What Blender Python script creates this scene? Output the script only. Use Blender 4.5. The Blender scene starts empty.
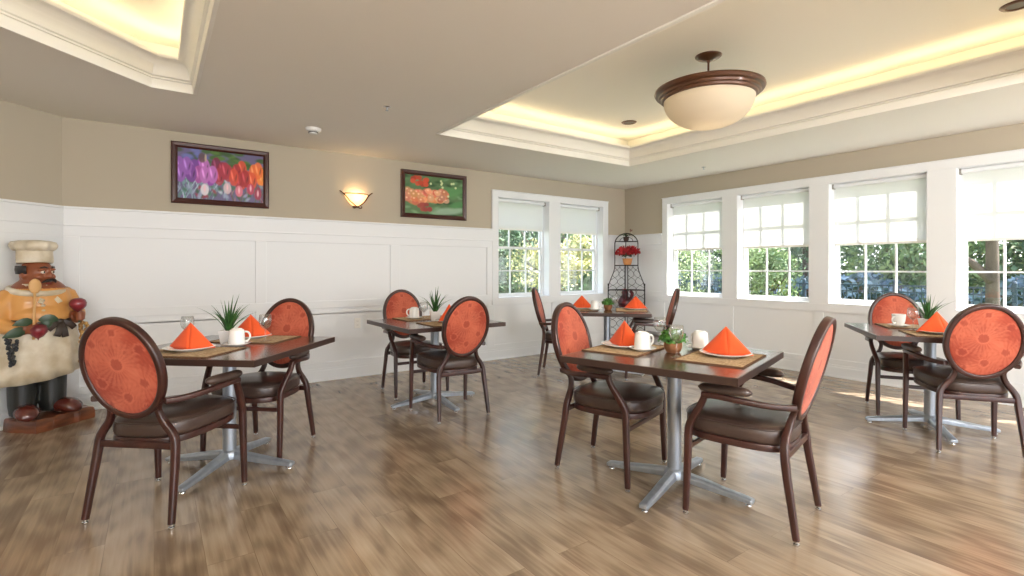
import bpy, bmesh, math, random
from mathutils import Vector, Matrix
from math import sin, cos, pi, radians, sqrt, atan2, hypot
random.seed(7)
SC = bpy.context.scene
COL = SC.collection
IW, IH = 1024, 576

# ------------------------------------------------------------------ materials
def s2l(c):
    return tuple(((x/255)/12.92 if x/255 <= .04045 else ((x/255+.055)/1.055)**2.4) for x in c)

MATS = {}
def mat(name, rgb=(200,200,200), rough=.5, metal=0.0, spec=.5, coat=0.0, bump=None, noise=None, emit=None, sheen=0, trans=0.0):
    if name in MATS: return MATS[name]
    m = bpy.data.materials.new(name); m.use_nodes = True; MATS[name] = m
    nt = m.node_tree; b = nt.nodes['Principled BSDF']
    c = s2l(rgb)
    b.inputs['Base Color'].default_value = (*c, 1)
    b.inputs['Roughness'].default_value = rough
    b.inputs['Metallic'].default_value = metal
    b.inputs['Specular IOR Level'].default_value = spec
    b.inputs['Coat Weight'].default_value = coat
    b.inputs['Coat Roughness'].default_value = .12
    if sheen: b.inputs['Sheen Weight'].default_value = sheen
    tc = nt.nodes.new('ShaderNodeTexCoord')
    if noise:                                   # (scale vec, amount darker rgb, detail)
        sc, rgb2, det = noise
        mp = nt.nodes.new('ShaderNodeMapping'); mp.inputs['Scale'].default_value = sc
        n = nt.nodes.new('ShaderNodeTexNoise'); n.inputs['Scale'].default_value = 1; n.inputs['Detail'].default_value = det
        r = nt.nodes.new('ShaderNodeValToRGB')
        r.color_ramp.elements[0].position = .35; r.color_ramp.elements[0].color = (*s2l(rgb2), 1)
        r.color_ramp.elements[1].position = .65; r.color_ramp.elements[1].color = (*c, 1)
        nt.links.new(tc.outputs['Object'], mp.inputs[0]); nt.links.new(mp.outputs[0], n.inputs['Vector'])
        nt.links.new(n.outputs['Fac'], r.inputs[0]); nt.links.new(r.outputs[0], b.inputs['Base Color'])
    if bump:
        sc, st = bump
        n = nt.nodes.new('ShaderNodeTexNoise'); n.inputs['Scale'].default_value = sc; n.inputs['Detail'].default_value = 3
        bp = nt.nodes.new('ShaderNodeBump'); bp.inputs['Strength'].default_value = st; bp.inputs['Distance'].default_value = .004
        nt.links.new(tc.outputs['Object'], n.inputs['Vector']); nt.links.new(n.outputs['Fac'], bp.inputs['Height'])
        nt.links.new(bp.outputs[0], b.inputs['Normal'])
    if emit:
        b.inputs['Emission Color'].default_value = (*s2l(emit[0]), 1)
        b.inputs['Emission Strength'].default_value = emit[1]
    return m

def vcol_mat(name, rough=.7, bump=None, spec=.3, coat=0, sheen=0):
    m = mat(name, (255,255,255), rough, spec=spec, coat=coat, bump=bump, sheen=sheen)
    nt = m.node_tree
    a = nt.nodes.new('ShaderNodeAttribute'); a.attribute_name = 'Col'
    nt.links.new(a.outputs['Color'], nt.nodes['Principled BSDF'].inputs['Base Color'])
    return m

def floor_mat():
    m = bpy.data.materials.new('floor_planks'); m.use_nodes = True
    nt = m.node_tree; N = nt.nodes; Lk = nt.links.new; b = N['Principled BSDF']
    tc = N.new('ShaderNodeTexCoord')
    mp = N.new('ShaderNodeMapping'); mp.inputs['Rotation'].default_value = (0, 0, radians(90))
    Lk(tc.outputs['Object'], mp.inputs[0])
    br = N.new('ShaderNodeTexBrick')
    br.inputs['Scale'].default_value = 1; br.inputs['Brick Width'].default_value = 1.22; br.inputs['Row Height'].default_value = .178
    br.inputs['Mortar Size'].default_value = .0012; br.inputs['Mortar Smooth'].default_value = .3
    br.offset = .37; br.inputs['Color1'].default_value = (0, 0, 0, 1); br.inputs['Color2'].default_value = (1, 1, 1, 1)
    br.inputs['Mortar'].default_value = (.5, .5, .5, 1)
    Lk(mp.outputs[0], br.inputs['Vector'])
    # per-plank offset of grain
    add = N.new('ShaderNodeVectorMath'); add.operation = 'MULTIPLY_ADD'
    Lk(br.outputs['Color'], add.inputs[0]); add.inputs[1].default_value = (7, 5, 3); Lk(tc.outputs['Object'], add.inputs[2])
    m1 = N.new('ShaderNodeMapping'); m1.inputs['Scale'].default_value = (5.5, .95, 1); Lk(add.outputs[0], m1.inputs[0])
    n1 = N.new('ShaderNodeTexNoise'); n1.inputs['Scale'].default_value = 1.25; n1.inputs['Detail'].default_value = 4; n1.inputs['Distortion'].default_value = .9
    Lk(m1.outputs[0], n1.inputs['Vector'])
    m2 = N.new('ShaderNodeMapping'); m2.inputs['Scale'].default_value = (22, .9, 1); Lk(add.outputs[0], m2.inputs[0])
    n2 = N.new('ShaderNodeTexNoise'); n2.inputs['Scale'].default_value = 2.6; n2.inputs['Detail'].default_value = 6; n2.inputs['Distortion'].default_value = .15
    Lk(m2.outputs[0], n2.inputs['Vector'])
    # cathedral grain rings
    m3 = N.new('ShaderNodeMapping'); m3.inputs['Scale'].default_value = (6, .9, 1); Lk(add.outputs[0], m3.inputs[0])
    wv = N.new('ShaderNodeTexWave'); wv.wave_type = 'RINGS'; wv.inputs['Scale'].default_value = 1.2; wv.inputs['Distortion'].default_value = 7
    wv.inputs['Detail'].default_value = 3; wv.inputs['Detail Scale'].default_value = 1.0
    Lk(m3.outputs[0], wv.inputs['Vector'])
    def mx(a, bb, f):
        x = N.new('ShaderNodeMix'); x.data_type = 'FLOAT'; x.inputs[0].default_value = f
        Lk(a, x.inputs[2]); Lk(bb, x.inputs[3]); return x.outputs[0]
    v = mx(n1.outputs['Fac'], n2.outputs['Fac'], .36)
    v = mx(v, wv.outputs['Fac'], .10)
    bw = N.new('ShaderNodeRGBToBW'); Lk(br.outputs['Color'], bw.inputs[0])
    v = mx(v, bw.outputs[0], .09)
    r = N.new('ShaderNodeValToRGB'); e = r.color_ramp.elements
    e[0].position = .22; e[0].color = (*s2l((97,81,66)), 1)
    e[1].position = .80; e[1].color = (*s2l((190,173,151)), 1)
    k = e.new(.43); k.color = (*s2l((133,114,94)), 1)
    k = e.new(.56); k.color = (*s2l((160,141,118)), 1)
    Lk(v, r.inputs[0])
    ml = N.new('ShaderNodeMix'); ml.data_type = 'RGBA'; ml.blend_type = 'MULTIPLY'
    Lk(br.outputs['Fac'], ml.inputs[0]); Lk(r.outputs[0], ml.inputs[6]); ml.inputs[7].default_value = (.72, .68, .64, 1)
    Lk(ml.outputs[2], b.inputs['Base Color'])
    rr = N.new('ShaderNodeMapRange'); rr.inputs['To Min'].default_value = .15; rr.inputs['To Max'].default_value = .25
    Lk(n2.outputs['Fac'], rr.inputs[0]); Lk(rr.outputs[0], b.inputs['Roughness'])
    bp = N.new('ShaderNodeBump'); bp.inputs['Strength'].default_value = .12; bp.inputs['Distance'].default_value = .003
    Lk(n2.outputs['Fac'], bp.inputs['Height']); Lk(bp.outputs[0], b.inputs['Normal'])
    b.inputs['Specular IOR Level'].default_value = .6
    return m

def glass_mat(name, gl=.08, tint=(1,1,1)):
    m = bpy.data.materials.new(name); m.use_nodes = True; MATS[name] = m
    nt = m.node_tree; nt.nodes.clear()
    o = nt.nodes.new('ShaderNodeOutputMaterial'); mx = nt.nodes.new('ShaderNodeMixShader')
    t = nt.nodes.new('ShaderNodeBsdfTransparent'); t.inputs[0].default_value = (*tint, 1)
    g = nt.nodes.new('ShaderNodeBsdfGlossy'); g.inputs['Roughness'].default_value = .03
    if gl > .1:
        f = nt.nodes.new('ShaderNodeLayerWeight'); f.inputs[0].default_value = .5
        pw = nt.nodes.new('ShaderNodeMath'); pw.operation = 'POWER'; pw.inputs[1].default_value = 3.0
        ma = nt.nodes.new('ShaderNodeMath'); ma.operation = 'MULTIPLY_ADD'; ma.inputs[1].default_value = .55; ma.inputs[2].default_value = .13
        nt.links.new(f.outputs['Facing'], pw.inputs[0]); nt.links.new(pw.outputs[0], ma.inputs[0]); nt.links.new(ma.outputs[0], mx.inputs[0])
    else: mx.inputs[0].default_value = gl
    nt.links.new(t.outputs[0], mx.inputs[1]); nt.links.new(g.outputs[0], mx.inputs[2]); nt.links.new(mx.outputs[0], o.inputs[0])
    return m

def cloth_glow_mat(name, rgb, tr, thru=0.0, emit=None):
    m = bpy.data.materials.new(name); m.use_nodes = True; MATS[name] = m
    nt = m.node_tree; nt.nodes.clear(); c = (*s2l(rgb), 1)
    o = nt.nodes.new('ShaderNodeOutputMaterial'); mx = nt.nodes.new('ShaderNodeMixShader'); mx.inputs[0].default_value = tr
    d = nt.nodes.new('ShaderNodeBsdfDiffuse'); d.inputs[0].default_value = c
    t = nt.nodes.new('ShaderNodeBsdfTranslucent'); t.inputs[0].default_value = c
    nt.links.new(d.outputs[0], mx.inputs[1]); nt.links.new(t.outputs[0], mx.inputs[2])
    out = mx.outputs[0]
    if thru:
        m2 = nt.nodes.new('ShaderNodeMixShader'); m2.inputs[0].default_value = thru
        tt = nt.nodes.new('ShaderNodeBsdfTransparent')
        nt.links.new(out, m2.inputs[1]); nt.links.new(tt.outputs[0], m2.inputs[2]); out = m2.outputs[0]
    if emit:
        ad = nt.nodes.new('ShaderNodeAddShader'); em = nt.nodes.new('ShaderNodeEmission')
        em.inputs[0].default_value = (*s2l(emit[0]), 1); em.inputs[1].default_value = emit[1]
        nt.links.new(out, ad.inputs[0]); nt.links.new(em.outputs[0], ad.inputs[1]); out = ad.outputs[0]
    nt.links.new(out, o.inputs[0])
    return m

M_wall = mat('taupe_paint', (184,174,155), .85, bump=(180,.05))
M_white = mat('white_trim_paint', (234,236,237), .42, bump=(60,.03))
M_ceil = mat('ceiling_paint', (232,227,217), .9)
M_tray = mat('tray_ceiling_paint', (248,243,230), .9)
M_crown = mat('crown_paint', (240,237,228), .5)
M_floor = floor_mat()
M_frame = mat('mahogany_metal', (68,35,29), .32, spec=.55, coat=.25, noise=((14,14,5),(52,27,23),3))
M_leather = mat('brown_vinyl', (74,58,51), .30, spec=.55, bump=(220,.15), noise=((5,5,5),(64,49,43),2))
M_chrome = mat('nickel', (205,205,205), .2, metal=1)
M_steel = mat('brushed_steel', (176,184,194), .36, metal=.7, noise=((40,40,3),(166,174,184),2))
M_table = mat('walnut_laminate', (104,80,68), .24, spec=.6, coat=.35, noise=((3,26,3),(74,54,46),5))
M_tedge = mat('dark_table_edge', (62,44,38), .35)
M_china = mat('white_china', (246,245,242), .15, spec=.6, coat=.3)
M_napkin = mat('orange_napkin', (242,92,38), .85, bump=(500,.2), sheen=.2)
M_matt = mat('woven_rattan', (206,184,152), .8, noise=((60,14,8),(164,136,106),4), bump=(160,.6))
M_potw = mat('white_ceramic_pot', (245,245,244), .3)
M_potb = mat('brown_clay_pot', (166,112,72), .7, noise=((30,30,30),(130,84,52),3))
M_leaf = mat('plant_green', (62,112,48), .5, noise=((20,20,20),(40,84,34),2))
M_leafd = mat('plant_bright_green', (104,164,66), .5, noise=((30,30,30),(54,112,44),2))
M_soil = mat('soil', (60,44,34), .95)
M_iron = mat('black_iron', (34,31,31), .45, metal=.3)
M_bronze = mat('oiled_bronze', (92,58,38), .38, metal=.35, coat=.2)
M_glass = glass_mat('window_glass', .05)
M_goblet = glass_mat('goblet_glass', .22, (.97,.98,.98))
M_blind = cloth_glow_mat('roller_blind_cloth', (238,238,237), .42, .03)
M_alab = cloth_glow_mat('alabaster_bowl', (236,226,208), .5, 0, None)
M_sconceglass = cloth_glow_mat('sconce_glass', (255,232,190), .5, 0, ((255,216,160), .55))
M_bulbstrip = mat('cove_led', (255,236,190), .5, emit=((255,238,198), 6.5))
M_dark = mat('dark_baffle', (70,62,54), .5)
M_plastic = mat('white_plastic', (240,238,232), .4)
M_fabric = vcol_mat('floral_orange_fabric', .75, bump=(380,.15), sheen=.15)
M_print = vcol_mat('glossy_art_print', .4, spec=.3)
M_picframe = mat('dark_cherry_frame', (66,30,24), .3, coat=.3)

# ------------------------------------------------------------------ mesh builder
class MB:
    def __init__(s): s.v = []; s.f = []; s.mi = []; s.cur = 0
    def add(s, vs, fs):
        n = len(s.v); s.v += [tuple(v) for v in vs]; s.f += [tuple(i+n for i in f) for f in fs]; s.mi += [s.cur]*len(fs); return s
    def box(s, a, b, xf=None):
        x0,y0,z0 = a; x1,y1,z1 = b
        vs = [(x0,y0,z0),(x1,y0,z0),(x1,y1,z0),(x0,y1,z0),(x0,y0,z1),(x1,y0,z1),(x1,y1,z1),(x0,y1,z1)]
        if xf: vs = [xf @ Vector(v) for v in vs]
        return s.add(vs, [(3,2,1,0),(4,5,6,7),(0,1,5,4),(1,2,6,5),(2,3,7,6),(3,0,4,7)])
    def lathe(s, prof, n=32, c=(0,0,0), xf=None, sx=1, sy=1, a0=0, a1=2*pi):
        full = abs(a1-a0-2*pi) < 1e-6
        cols = n if full else n+1
        vs = []
        for (r,z) in prof:
            for k in range(cols):
                a = a0+(a1-a0)*k/n
                v = Vector((c[0]+r*sx*cos(a), c[1]+r*sy*sin(a), c[2]+z)); vs.append(xf @ v if xf else v)
        fs = []
        for i in range(len(prof)-1):
            for k in range(n):
                k2 = (k+1) % cols
                fs.append((i*cols+k, i*cols+k2, (i+1)*cols+k2, (i+1)*cols+k))
        if full:
            if prof[0][0] > 1e-5: fs.append(tuple(reversed(range(cols))))
            if prof[-1][0] > 1e-5: fs.append(tuple((len(prof)-1)*cols+k for k in range(cols)))
        return s.add(vs, fs)
    def ell(s, c, r, n=20, m=12, xf=None):
        prof = [(max(sin(pi*i/m),1e-4), -cos(pi*i/m)*r[2]) for i in range(m+1)]
        return s.lathe(prof, n, c, xf, r[0], r[1])
    def sweep(s, path, sec, ups=None, closed=False, scl=None, cap=True):
        """sec: list of 2D points (side, up); path: list of Vectors"""
        P_ = [Vector(p) for p in path]; n = len(P_); ns = len(sec); vs = []
        prevu = None
        for i in range(n):
            if closed: t = P_[(i+1)%n]-P_[(i-1)%n]
            else: t = P_[min(i+1,n-1)]-P_[max(i-1,0)]
            t.normalize()
            if ups is not None: u = Vector(ups[i] if isinstance(ups, list) else ups)
            else:
                u = prevu or (Vector((0,0,1)) if abs(t.z) < .9 else Vector((1,0,0)))
            u = (u - t*u.dot(t)); u.normalize(); prevu = u
            sd = t.cross(u)
            k = scl[i] if scl else 1
            k2 = k if isinstance(k, tuple) else (k, k)
            for (a, b) in sec: vs.append(P_[i] + sd*a*k2[0] + u*b*k2[1])
        fs = []
        for i in range(n if closed else n-1):
            j = (i+1) % n
            for k in range(ns):
                k2 = (k+1) % ns
                fs.append((i*ns+k, i*ns+k2, j*ns+k2, j*ns+k))
        if cap and not closed:
            fs.append(tuple(reversed(range(ns)))); fs.append(tuple((n-1)*ns+k for k in range(ns)))
        return s.add(vs, fs)
    def tube(s, path, r, n=8, closed=False):
        sec = [(cos(2*pi*k/n), sin(2*pi*k/n)) for k in range(n)]
        rr = r if isinstance(r, list) else [r]*len(path)
        return s.sweep(path, sec, closed=closed, scl=rr)
    def loft(s, rings, cap=True):
        ns = len(rings[0]); vs = [v for r in rings for v in r]; fs = []
        for i in range(len(rings)-1):
            for k in range(ns):
                k2 = (k+1) % ns
                fs.append((i*ns+k, i*ns+k2, (i+1)*ns+k2, (i+1)*ns+k))
        if cap:
            fs.append(tuple(reversed(range(ns)))); fs.append(tuple((len(rings)-1)*ns+k for k in range(ns)))
        return s.add(vs, fs)
    def build(s, name, m, parent=None, loc=(0,0,0), rz=0, smooth=False, bevel=0, sub=0, col=None, solid=0):
        me = bpy.data.meshes.new(name); me.from_pydata([tuple(v) for v in s.v], [], s.f)
        ms = m if isinstance(m, list) else [m]
        for q in ms: me.materials.append(q)
        if len(ms) > 1: me.polygons.foreach_set('material_index', s.mi)
        me.validate(); me.update()
        bm = bmesh.new(); bm.from_mesh(me); bmesh.ops.recalc_face_normals(bm, faces=bm.faces); bm.to_mesh(me); bm.free()
        if col:
            at = me.color_attributes.new('Col', 'FLOAT_COLOR', 'POINT')
            for i, v in enumerate(me.vertices): at.data[i].color = (*col(v.co), 1)
        o = bpy.data.objects.new(name, me); COL.objects.link(o)
        if parent: o.parent = parent
        o.location = loc; o.rotation_euler = (0, 0, rz)
        if smooth:
            me.polygons.foreach_set('use_smooth', [True]*len(me.polygons))
            if smooth != 'all':
                try:
                    bm = bmesh.new(); bm.from_mesh(me)
                    for e in bm.edges:
                        if len(e.link_faces) == 2 and e.calc_face_angle(0) > radians(40): e.smooth = False
                    bm.to_mesh(me); bm.free()
                except Exception: pass
        if bevel:
            b = o.modifiers.new('bevel', 'BEVEL'); b.width = bevel; b.segments = 2; b.limit_method = 'ANGLE'; b.angle_limit = radians(35)
        if sub:
            b = o.modifiers.new('sub', 'SUBSURF'); b.levels = sub; b.render_levels = sub
        if solid:
            b = o.modifiers.new('solid', 'SOLIDIFY'); b.thickness = solid; b.offset = 0
        return o

def rsec(w, h, r=None, n=3):
    """rounded rectangle section"""
    r = r if r is not None else min(w, h)*.3
    pts = []
    for (cx, cy, a0) in ((w/2-r, h/2-r, 0), (-w/2+r, h/2-r, pi/2), (-w/2+r, -h/2+r, pi), (w/2-r, -h/2+r, 3*pi/2)):
        for k in range(n+1):
            a = a0 + pi/2*k/n; pts.append((cx+r*cos(a), cy+r*sin(a)))
    return pts

def smooth_path(pts, n=6):
    P_ = [Vector(p) for p in pts]; out = []
    for i in range(len(P_)-1):
        p0 = P_[max(i-1,0)]; p1 = P_[i]; p2 = P_[i+1]; p3 = P_[min(i+2,len(P_)-1)]
        for k in range(n):
            t = k/n
            out.append(.5*((2*p1)+(-p0+p2)*t+(2*p0-5*p1+4*p2-p3)*t*t+(-p0+3*p1-3*p2+p3)*t**3))
    out.append(P_[-1]); return out

def empty(name, loc=(0,0,0), rz=0):
    o = bpy.data.objects.new(name, None); COL.objects.link(o); o.location = loc; o.rotation_euler = (0,0,rz); o.empty_display_size = .1
    return o
def tag(o, label, cat, group=None, kind=None):
    o['label'] = label; o['category'] = cat
    if group: o['group'] = group
    if kind: o['kind'] = kind
    return o
def struct(o, label=None):
    o['kind'] = 'structure'
    if label: o['label'] = label
    return o
def copy_tree(o, parent=None):
    c = o.copy(); COL.objects.link(c)
    if parent: c.parent = parent
    for ch in list(o.children): copy_tree(ch, c)
    return c

# ------------------------------------------------------------------ room constants (metres, camera above the origin)
EH = 1.23
XR, YB, H = 6.306, 5.737, 2.515       # right wall, back wall, ceiling
XC = -.64                             # corner of back wall and angled left wall
TOP = 3.0; TH = .2; YF = -4.0; XL = -2.6
WZ0, WZ1 = .82, 2.195
backw = [(3.795, 4.69), (4.893, 5.785)]
rightw = [(3.972, 4.884), (2.859, 3.766), (1.746, 2.657), (.62, 1.532), (-.49, .42)]

# floor
MB().box((XL-.3, YF, -.12), (XR+TH, YB+TH, 0)).build('floor', M_floor)
struct(bpy.data.objects['floor'], 'grey brown wood plank floor of the dining room')

# generic wall in local coords: x along the wall, y=0 inner face, +y outwards
def wall_boxes(mb, x0, x1, z0, z1, y0, y1, holes):
    xs = sorted(holes); cur = x0
    for (a, b, ha, hb) in xs:
        if a > cur: mb.box((cur, y0, z0), (a, y1, z1))
        if ha > z0: mb.box((a, y0, z0), (b, y1, min(ha, z1)))
        if hb < z1: mb.box((a, y0, max(hb, z0)), (b, y1, z1))
        cur = b
    if cur < x1: mb.box((cur, y0, z0), (x1, y1, z1))

def wainscot(mb, x0, x1, holes_span, panels, low):
    """holes_span: list of (a,b) spans occupied by window casing groups; panels: upper panel spans; low: lower panel spans"""
    t0 = -.012
    segs = []; cur = x0
    for (a, b) in holes_span: segs.append((cur, a)); cur = b
    segs.append((cur, x1))
    for (a, b) in segs:
        if b-a < .01: continue
        mb.box((a, -.012, .72), (b, 0, 1.62))                       # backing
        mb.box((a, -.034, 1.60), (b, 0, 1.735))                     # frieze
        mb.box((a, -.052, 1.735), (b, 0, 1.755))                    # cap
        mb.box((a, -.026, 1.502), (b, 0, 1.60))                     # top rail
        mb.box((a, -.040, 1.590), (b, 0, 1.604))
        mb.box((a, -.026, .807), (b, 0, .872))                      # mid rail
        # stiles between panels
        ps = [p for p in panels if p[0] >= a-.2 and p[1] <= b+.2]
        c = a
        for (p0, p1) in ps:
            if p0 > c: mb.box((c, -.026, .872), (p0, 0, 1.502))
            c = p1
        if c < b: mb.box((c, -.026, .872), (b, 0, 1.502))
    mb.box((x0, -.012, 0), (x1, 0, .735))
    for (a, b) in holes_span: mb.box((a, -.026, .722), (b, 0, .74))
    for (a, b) in segs:
        if b-a > .01: mb.box((a, -.026, .79), (b, 0, .81))
    c = x0
    for (p0, p1, tp) in low:
        if p0 > c: mb.box((c, -.026, .14), (p0, 0, .735))
        if tp > .735: mb.box((p0-.1, -.0259, .735), (p0, 0, .81)) if p0-.1 > x0 else None
        c = p1
    if c < x1: mb.box((c, -.026, .14), (x1, 0, .735))
    mb.box((x0, -.0255, .14), (x1, 0, .20))

def casing(mb, groups, hol):
    """flat casing boards around a group of openings"""
    for (a, b) in groups:
        hs = [h for h in hol if h[0] >= a and h[1] <= b]
        mb.box((a, -.03, WZ1), (b, 0, WZ1+.088)); mb.box((a-.004, -.04, WZ1+.088-.012), (b+.004, 0, WZ1+.088))
        mb.box((a, -.03, .735), (b, 0, WZ0))
        c = a
        for (h0, h1) in hs:
            mb.box((h0, -.03, WZ0), (h0+.008, .15, WZ1)); mb.box((h1-.008, -.03, WZ0), (h1, .15, WZ1))
            mb.box((h0+.008, -.03, WZ1-.008), (h1-.008, .15, WZ1)); mb.box((h0+.008, -.034, WZ0), (h1-.008, .15, WZ0+.010))
            mb.box((c, -.03, WZ0), (h0, 0, WZ1)); c = h1
        mb.box((c, -.03, WZ0), (b, 0, WZ1))

def baseboard(name, x0, x1, loc, rz):
    mb = MB(); mb.box((x0, -.036, 0), (x1, -.012, .115)); mb.box((x0, -.030, .115), (x1, -.012, .14)); mb.box((x0,-.045,0),(x1,-.012,.018))
    struct(mb.build(name, M_white, loc=loc, rz=rz))

# back wall: local x = world x
L = (0, YB, 0)
mb = MB(); wall_boxes(mb, XC-.3, XR+TH, 0, TOP, 0, TH, [(a, b, WZ0, WZ1) for a, b in backw])
struct(mb.build('wall_back', M_wall, loc=L))
mb = MB()
wainscot(mb, XC+.005, XR, [(3.703, 5.892)], [(-.523, .841), (.943, 2.273), (2.392, 3.62), (5.95, 6.25)],
         [(-.523, .841, .8), (.943, 2.273, .8), (2.392, 3.62, .8), (3.74, 4.74, .72), (4.85, 5.86, .72), (5.95, 6.25, .8)])
casing(mb, [(3.703, 5.892)], backw)
struct(mb.build('trim_1', M_white, loc=L, bevel=.003), 'white wainscot panelling and window casing of the back wall')
baseboard('baseboard_back', XC+.02, XR-.02, L, 0)

# right wall: local x -> world -y ; outward +y -> world +x : rotation -90deg
R0 = (XR, 0, 0); RR = -pi/2
rh = sorted([(-b, -a) for a, b in rightw])
mb = MB(); wall_boxes(mb, -YB, 2.0, 0, TOP, 0, TH, [(a, b, WZ0, WZ1) for a, b in rh])
struct(mb.build('wall_right', M_wall, loc=R0, rz=RR))
mb = MB()
wainscot(mb, -YB+.012, 2.0, [(-4.968, .58)], [(-YB+.08, -5.03), (.7, 1.8)],
         [(-YB+.1, -5.05, .8), (-4.93, -3.92, .72), (-3.82, -2.81, .72), (-2.71, -1.7, .72), (-1.6, -.58, .72), (-.48, .53, .72), (.7, 1.8, .8)])
casing(mb, [(-4.968, .58)], rh)
struct(mb.build('trim_2', M_white, loc=R0, rz=RR, bevel=.003), 'white wainscot panelling and window casing of the right wall')
baseboard('baseboard_right', -YB+.03, 2.0, R0, RR)

# angled left wall: starts at (XC, YB) and runs towards (-1,-1)
LL = (XC, YB, 0); LR = radians(45)            # local -x runs away to the lower left
WL = 2.78
mb = MB(); wall_boxes(mb, -WL, 0, 0, TOP, 0, TH, [])
struct(mb.build('wall_left', M_wall, loc=LL, rz=LR))
mb = MB(); wainscot(mb, -WL, -.012, [], [(-1.6, -.17), (-2.7,-1.72)], [(-1.6, -.17, .8), (-2.7,-1.72,.8)])
struct(mb.build('trim_3', M_white, loc=LL, rz=LR, bevel=.003), 'white wainscot panelling of the angled left wall')
baseboard('baseboard_left', -WL, -.02, LL, LR)
mb = MB(); mb.box((XL-TH, YF, 0), (XL, YB-(XC-XL)+.02, TOP)); struct(mb.build('wall_side', M_wall))
mb = MB(); mb.box((XR, YF, 0), (XR+TH, -2.0, TOP)); struct(mb.build('wall_right_rear', M_wall))

# ------------------------------------------------------------------ windows
def window(n, a, b, loc, rz, label):
    root = empty('window_%d' % n, loc, rz); root['kind'] = 'structure'; root['label'] = label
    g0, g1 = .125, .175
    fr = MB()
    w = .030
    for (x0, x1) in ((a, a+w), (b-w, b)): fr.box((x0, g0-.02, WZ0), (x1, g1+.02, WZ1))
    fr.box((a+w, g0-.02, WZ0), (b-w, g1+.02, WZ0+w)); fr.box((a+w, g0-.02, WZ1-w), (b-w, g1+.02, WZ1))
    fr.build('window_frame', M_white, root, bevel=.002)
    zm = 1.515
    for (z0, z1, yy) in ((WZ0+w, zm+.018, g0), (zm-.018, WZ1-w, g0+.026)):
        s = MB(); k = .022; x0, x1 = a+w, b-w
        s.box((x0, yy, z0), (x0+k, yy+.024, z1)); s.box((x1-k, yy, z0), (x1, yy+.024, z1))
        s.box((x0+k, yy, z0), (x1-k, yy+.024, z0+k+.004)); s.box((x0+k, yy, z1-k-.004), (x1-k, yy+.024, z1))
        for i in (1, 2):
            xm = x0+(x1-x0)*i/3; s.box((xm-.009, yy+.003, z0+k), (xm+.009, yy+.021, z1-k))
        zc = (z0+z1)/2; s.box((x0+k, yy+.0035, zc-.009), (x1-k, yy+.0205, zc+.009))
        sash = s.build('sash', M_white, root)
        p = MB(); p.box((x0+k, yy+.010, z0+k), (x1-k, yy+.013, z1-k)); p.build('pane', M_glass, sash)
    return root
n = 0
for i, (a, b) in enumerate(backw):
    n += 1; window(n, a, b, L, 0, ['left window of the back wall', 'window of the back wall beside the corner'][i])
for i, (a, b) in enumerate(rightw):
    n += 1; window(n, -b, -a, R0, RR, ['first', 'second', 'third', 'fourth', 'fifth'][i]+' window of the right wall counted from the corner')

def blind(a, b, zb, loc, rz, label):
    root = empty('roller_blind', loc, rz)
    tag(root, label, 'window blind', 'white roller blinds in the windows')
    x0, x1 = a+.012, b-.012
    t = MB(); xf = Matrix.Translation((x0+.012, .078, WZ1-.030)) @ Matrix.Rotation(pi/2, 4, 'Y')
    t.lathe([(.024, 0), (.024, x1-x0-.024)], 16, xf=xf); t.build('roller_tube', M_white, root, smooth=True)
    c = MB(); c.box((x0+.018, .0985, zb), (x1-.018, .1000, WZ1-.03)); c.build('blind_cloth', M_blind, root)
    h = MB(); h.box((x0+.018, .094, zb-.014), (x1-.018, .105, zb+.012)); h.build('hem_bar', M_plastic, root, bevel=.003)
    for (p, q) in ((x0-.010, x0+.010), (x1-.010, x1+.010)):
        k = MB(); k.box((p, .05, WZ1-.062), (q, .108, WZ1)); k.build('bracket', mat('grey_bracket', (150,145,136), .5), root, bevel=.003)
bl = [('white roller blind half lowered in the left window of the back wall', 1.775), ('white roller blind in the back wall window beside the corner', 1.765)]
for (a, b), (lab, z) in zip(backw, bl): blind(a, b, z, L, 0, lab)
for (a, b), lab in zip(rightw, ['glowing white roller blind in the right wall window nearest the corner', 'glowing white roller blind in the second window from the corner on the right wall',
        'glowing roller blind in the wide window behind the table at right', 'glowing roller blind in the window at the right edge of the photo', 'roller blind in the right wall window beyond the photo edge']):
    blind(-b, -a, 1.50, R0, RR, lab)

# ------------------------------------------------------------------ ceiling with two lit trays
def offset_poly(poly, d):
    """poly CCW; positive d = inwards"""
    n = len(poly); out = []
    for i in range(n):
        p0 = Vector(poly[i-1]); p1 = Vector(poly[i]); p2 = Vector(poly[(i+1) % n])
        e1 = (p1-p0).normalized(); e2 = (p2-p1).normalized()
        n1 = Vector((-e1.y, e1.x)); n2 = Vector((-e2.y, e2.x))
        b = (n1+n2); b.normalize(); k = d/max(b.dot(n1), .2)
        out.append((p1.x+b.x*k, p1.y+b.y*k))
    return out
tray1 = [(2.21, .36), (4.87, .36), (4.87, 4.36), (2.21, 4.36)]
tray2 = [(-1.5, .36), (.245, .36), (.245, 4.39), (-.02, 4.39), (-1.5, 2.91)]
ZU = 2.885
outer = [(XL-TH, YF), (XR+TH, YF), (XR+TH, YB+TH), (XC-.05, YB+TH), (XL-TH, YB-(XC-XL)+.1)]
bm = bmesh.new()
def loop(pts, z):
    vs = [bm.verts.new((x, y, z)) for x, y in pts]; es = [bm.edges.new((vs[i], vs[(i+1) % len(vs)])) for i in range(len(vs))]; return vs, es
v0, e0 = loop(outer, H); allE = list(e0); hv = []
for t in (tray1, tray2):
    vv, ee = loop(t, H); hv.append(vv); allE += ee
bmesh.ops.triangle_fill(bm, use_beauty=True, use_dissolve=False, edges=allE)
for f in bm.faces: f.material_index = 0
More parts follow.
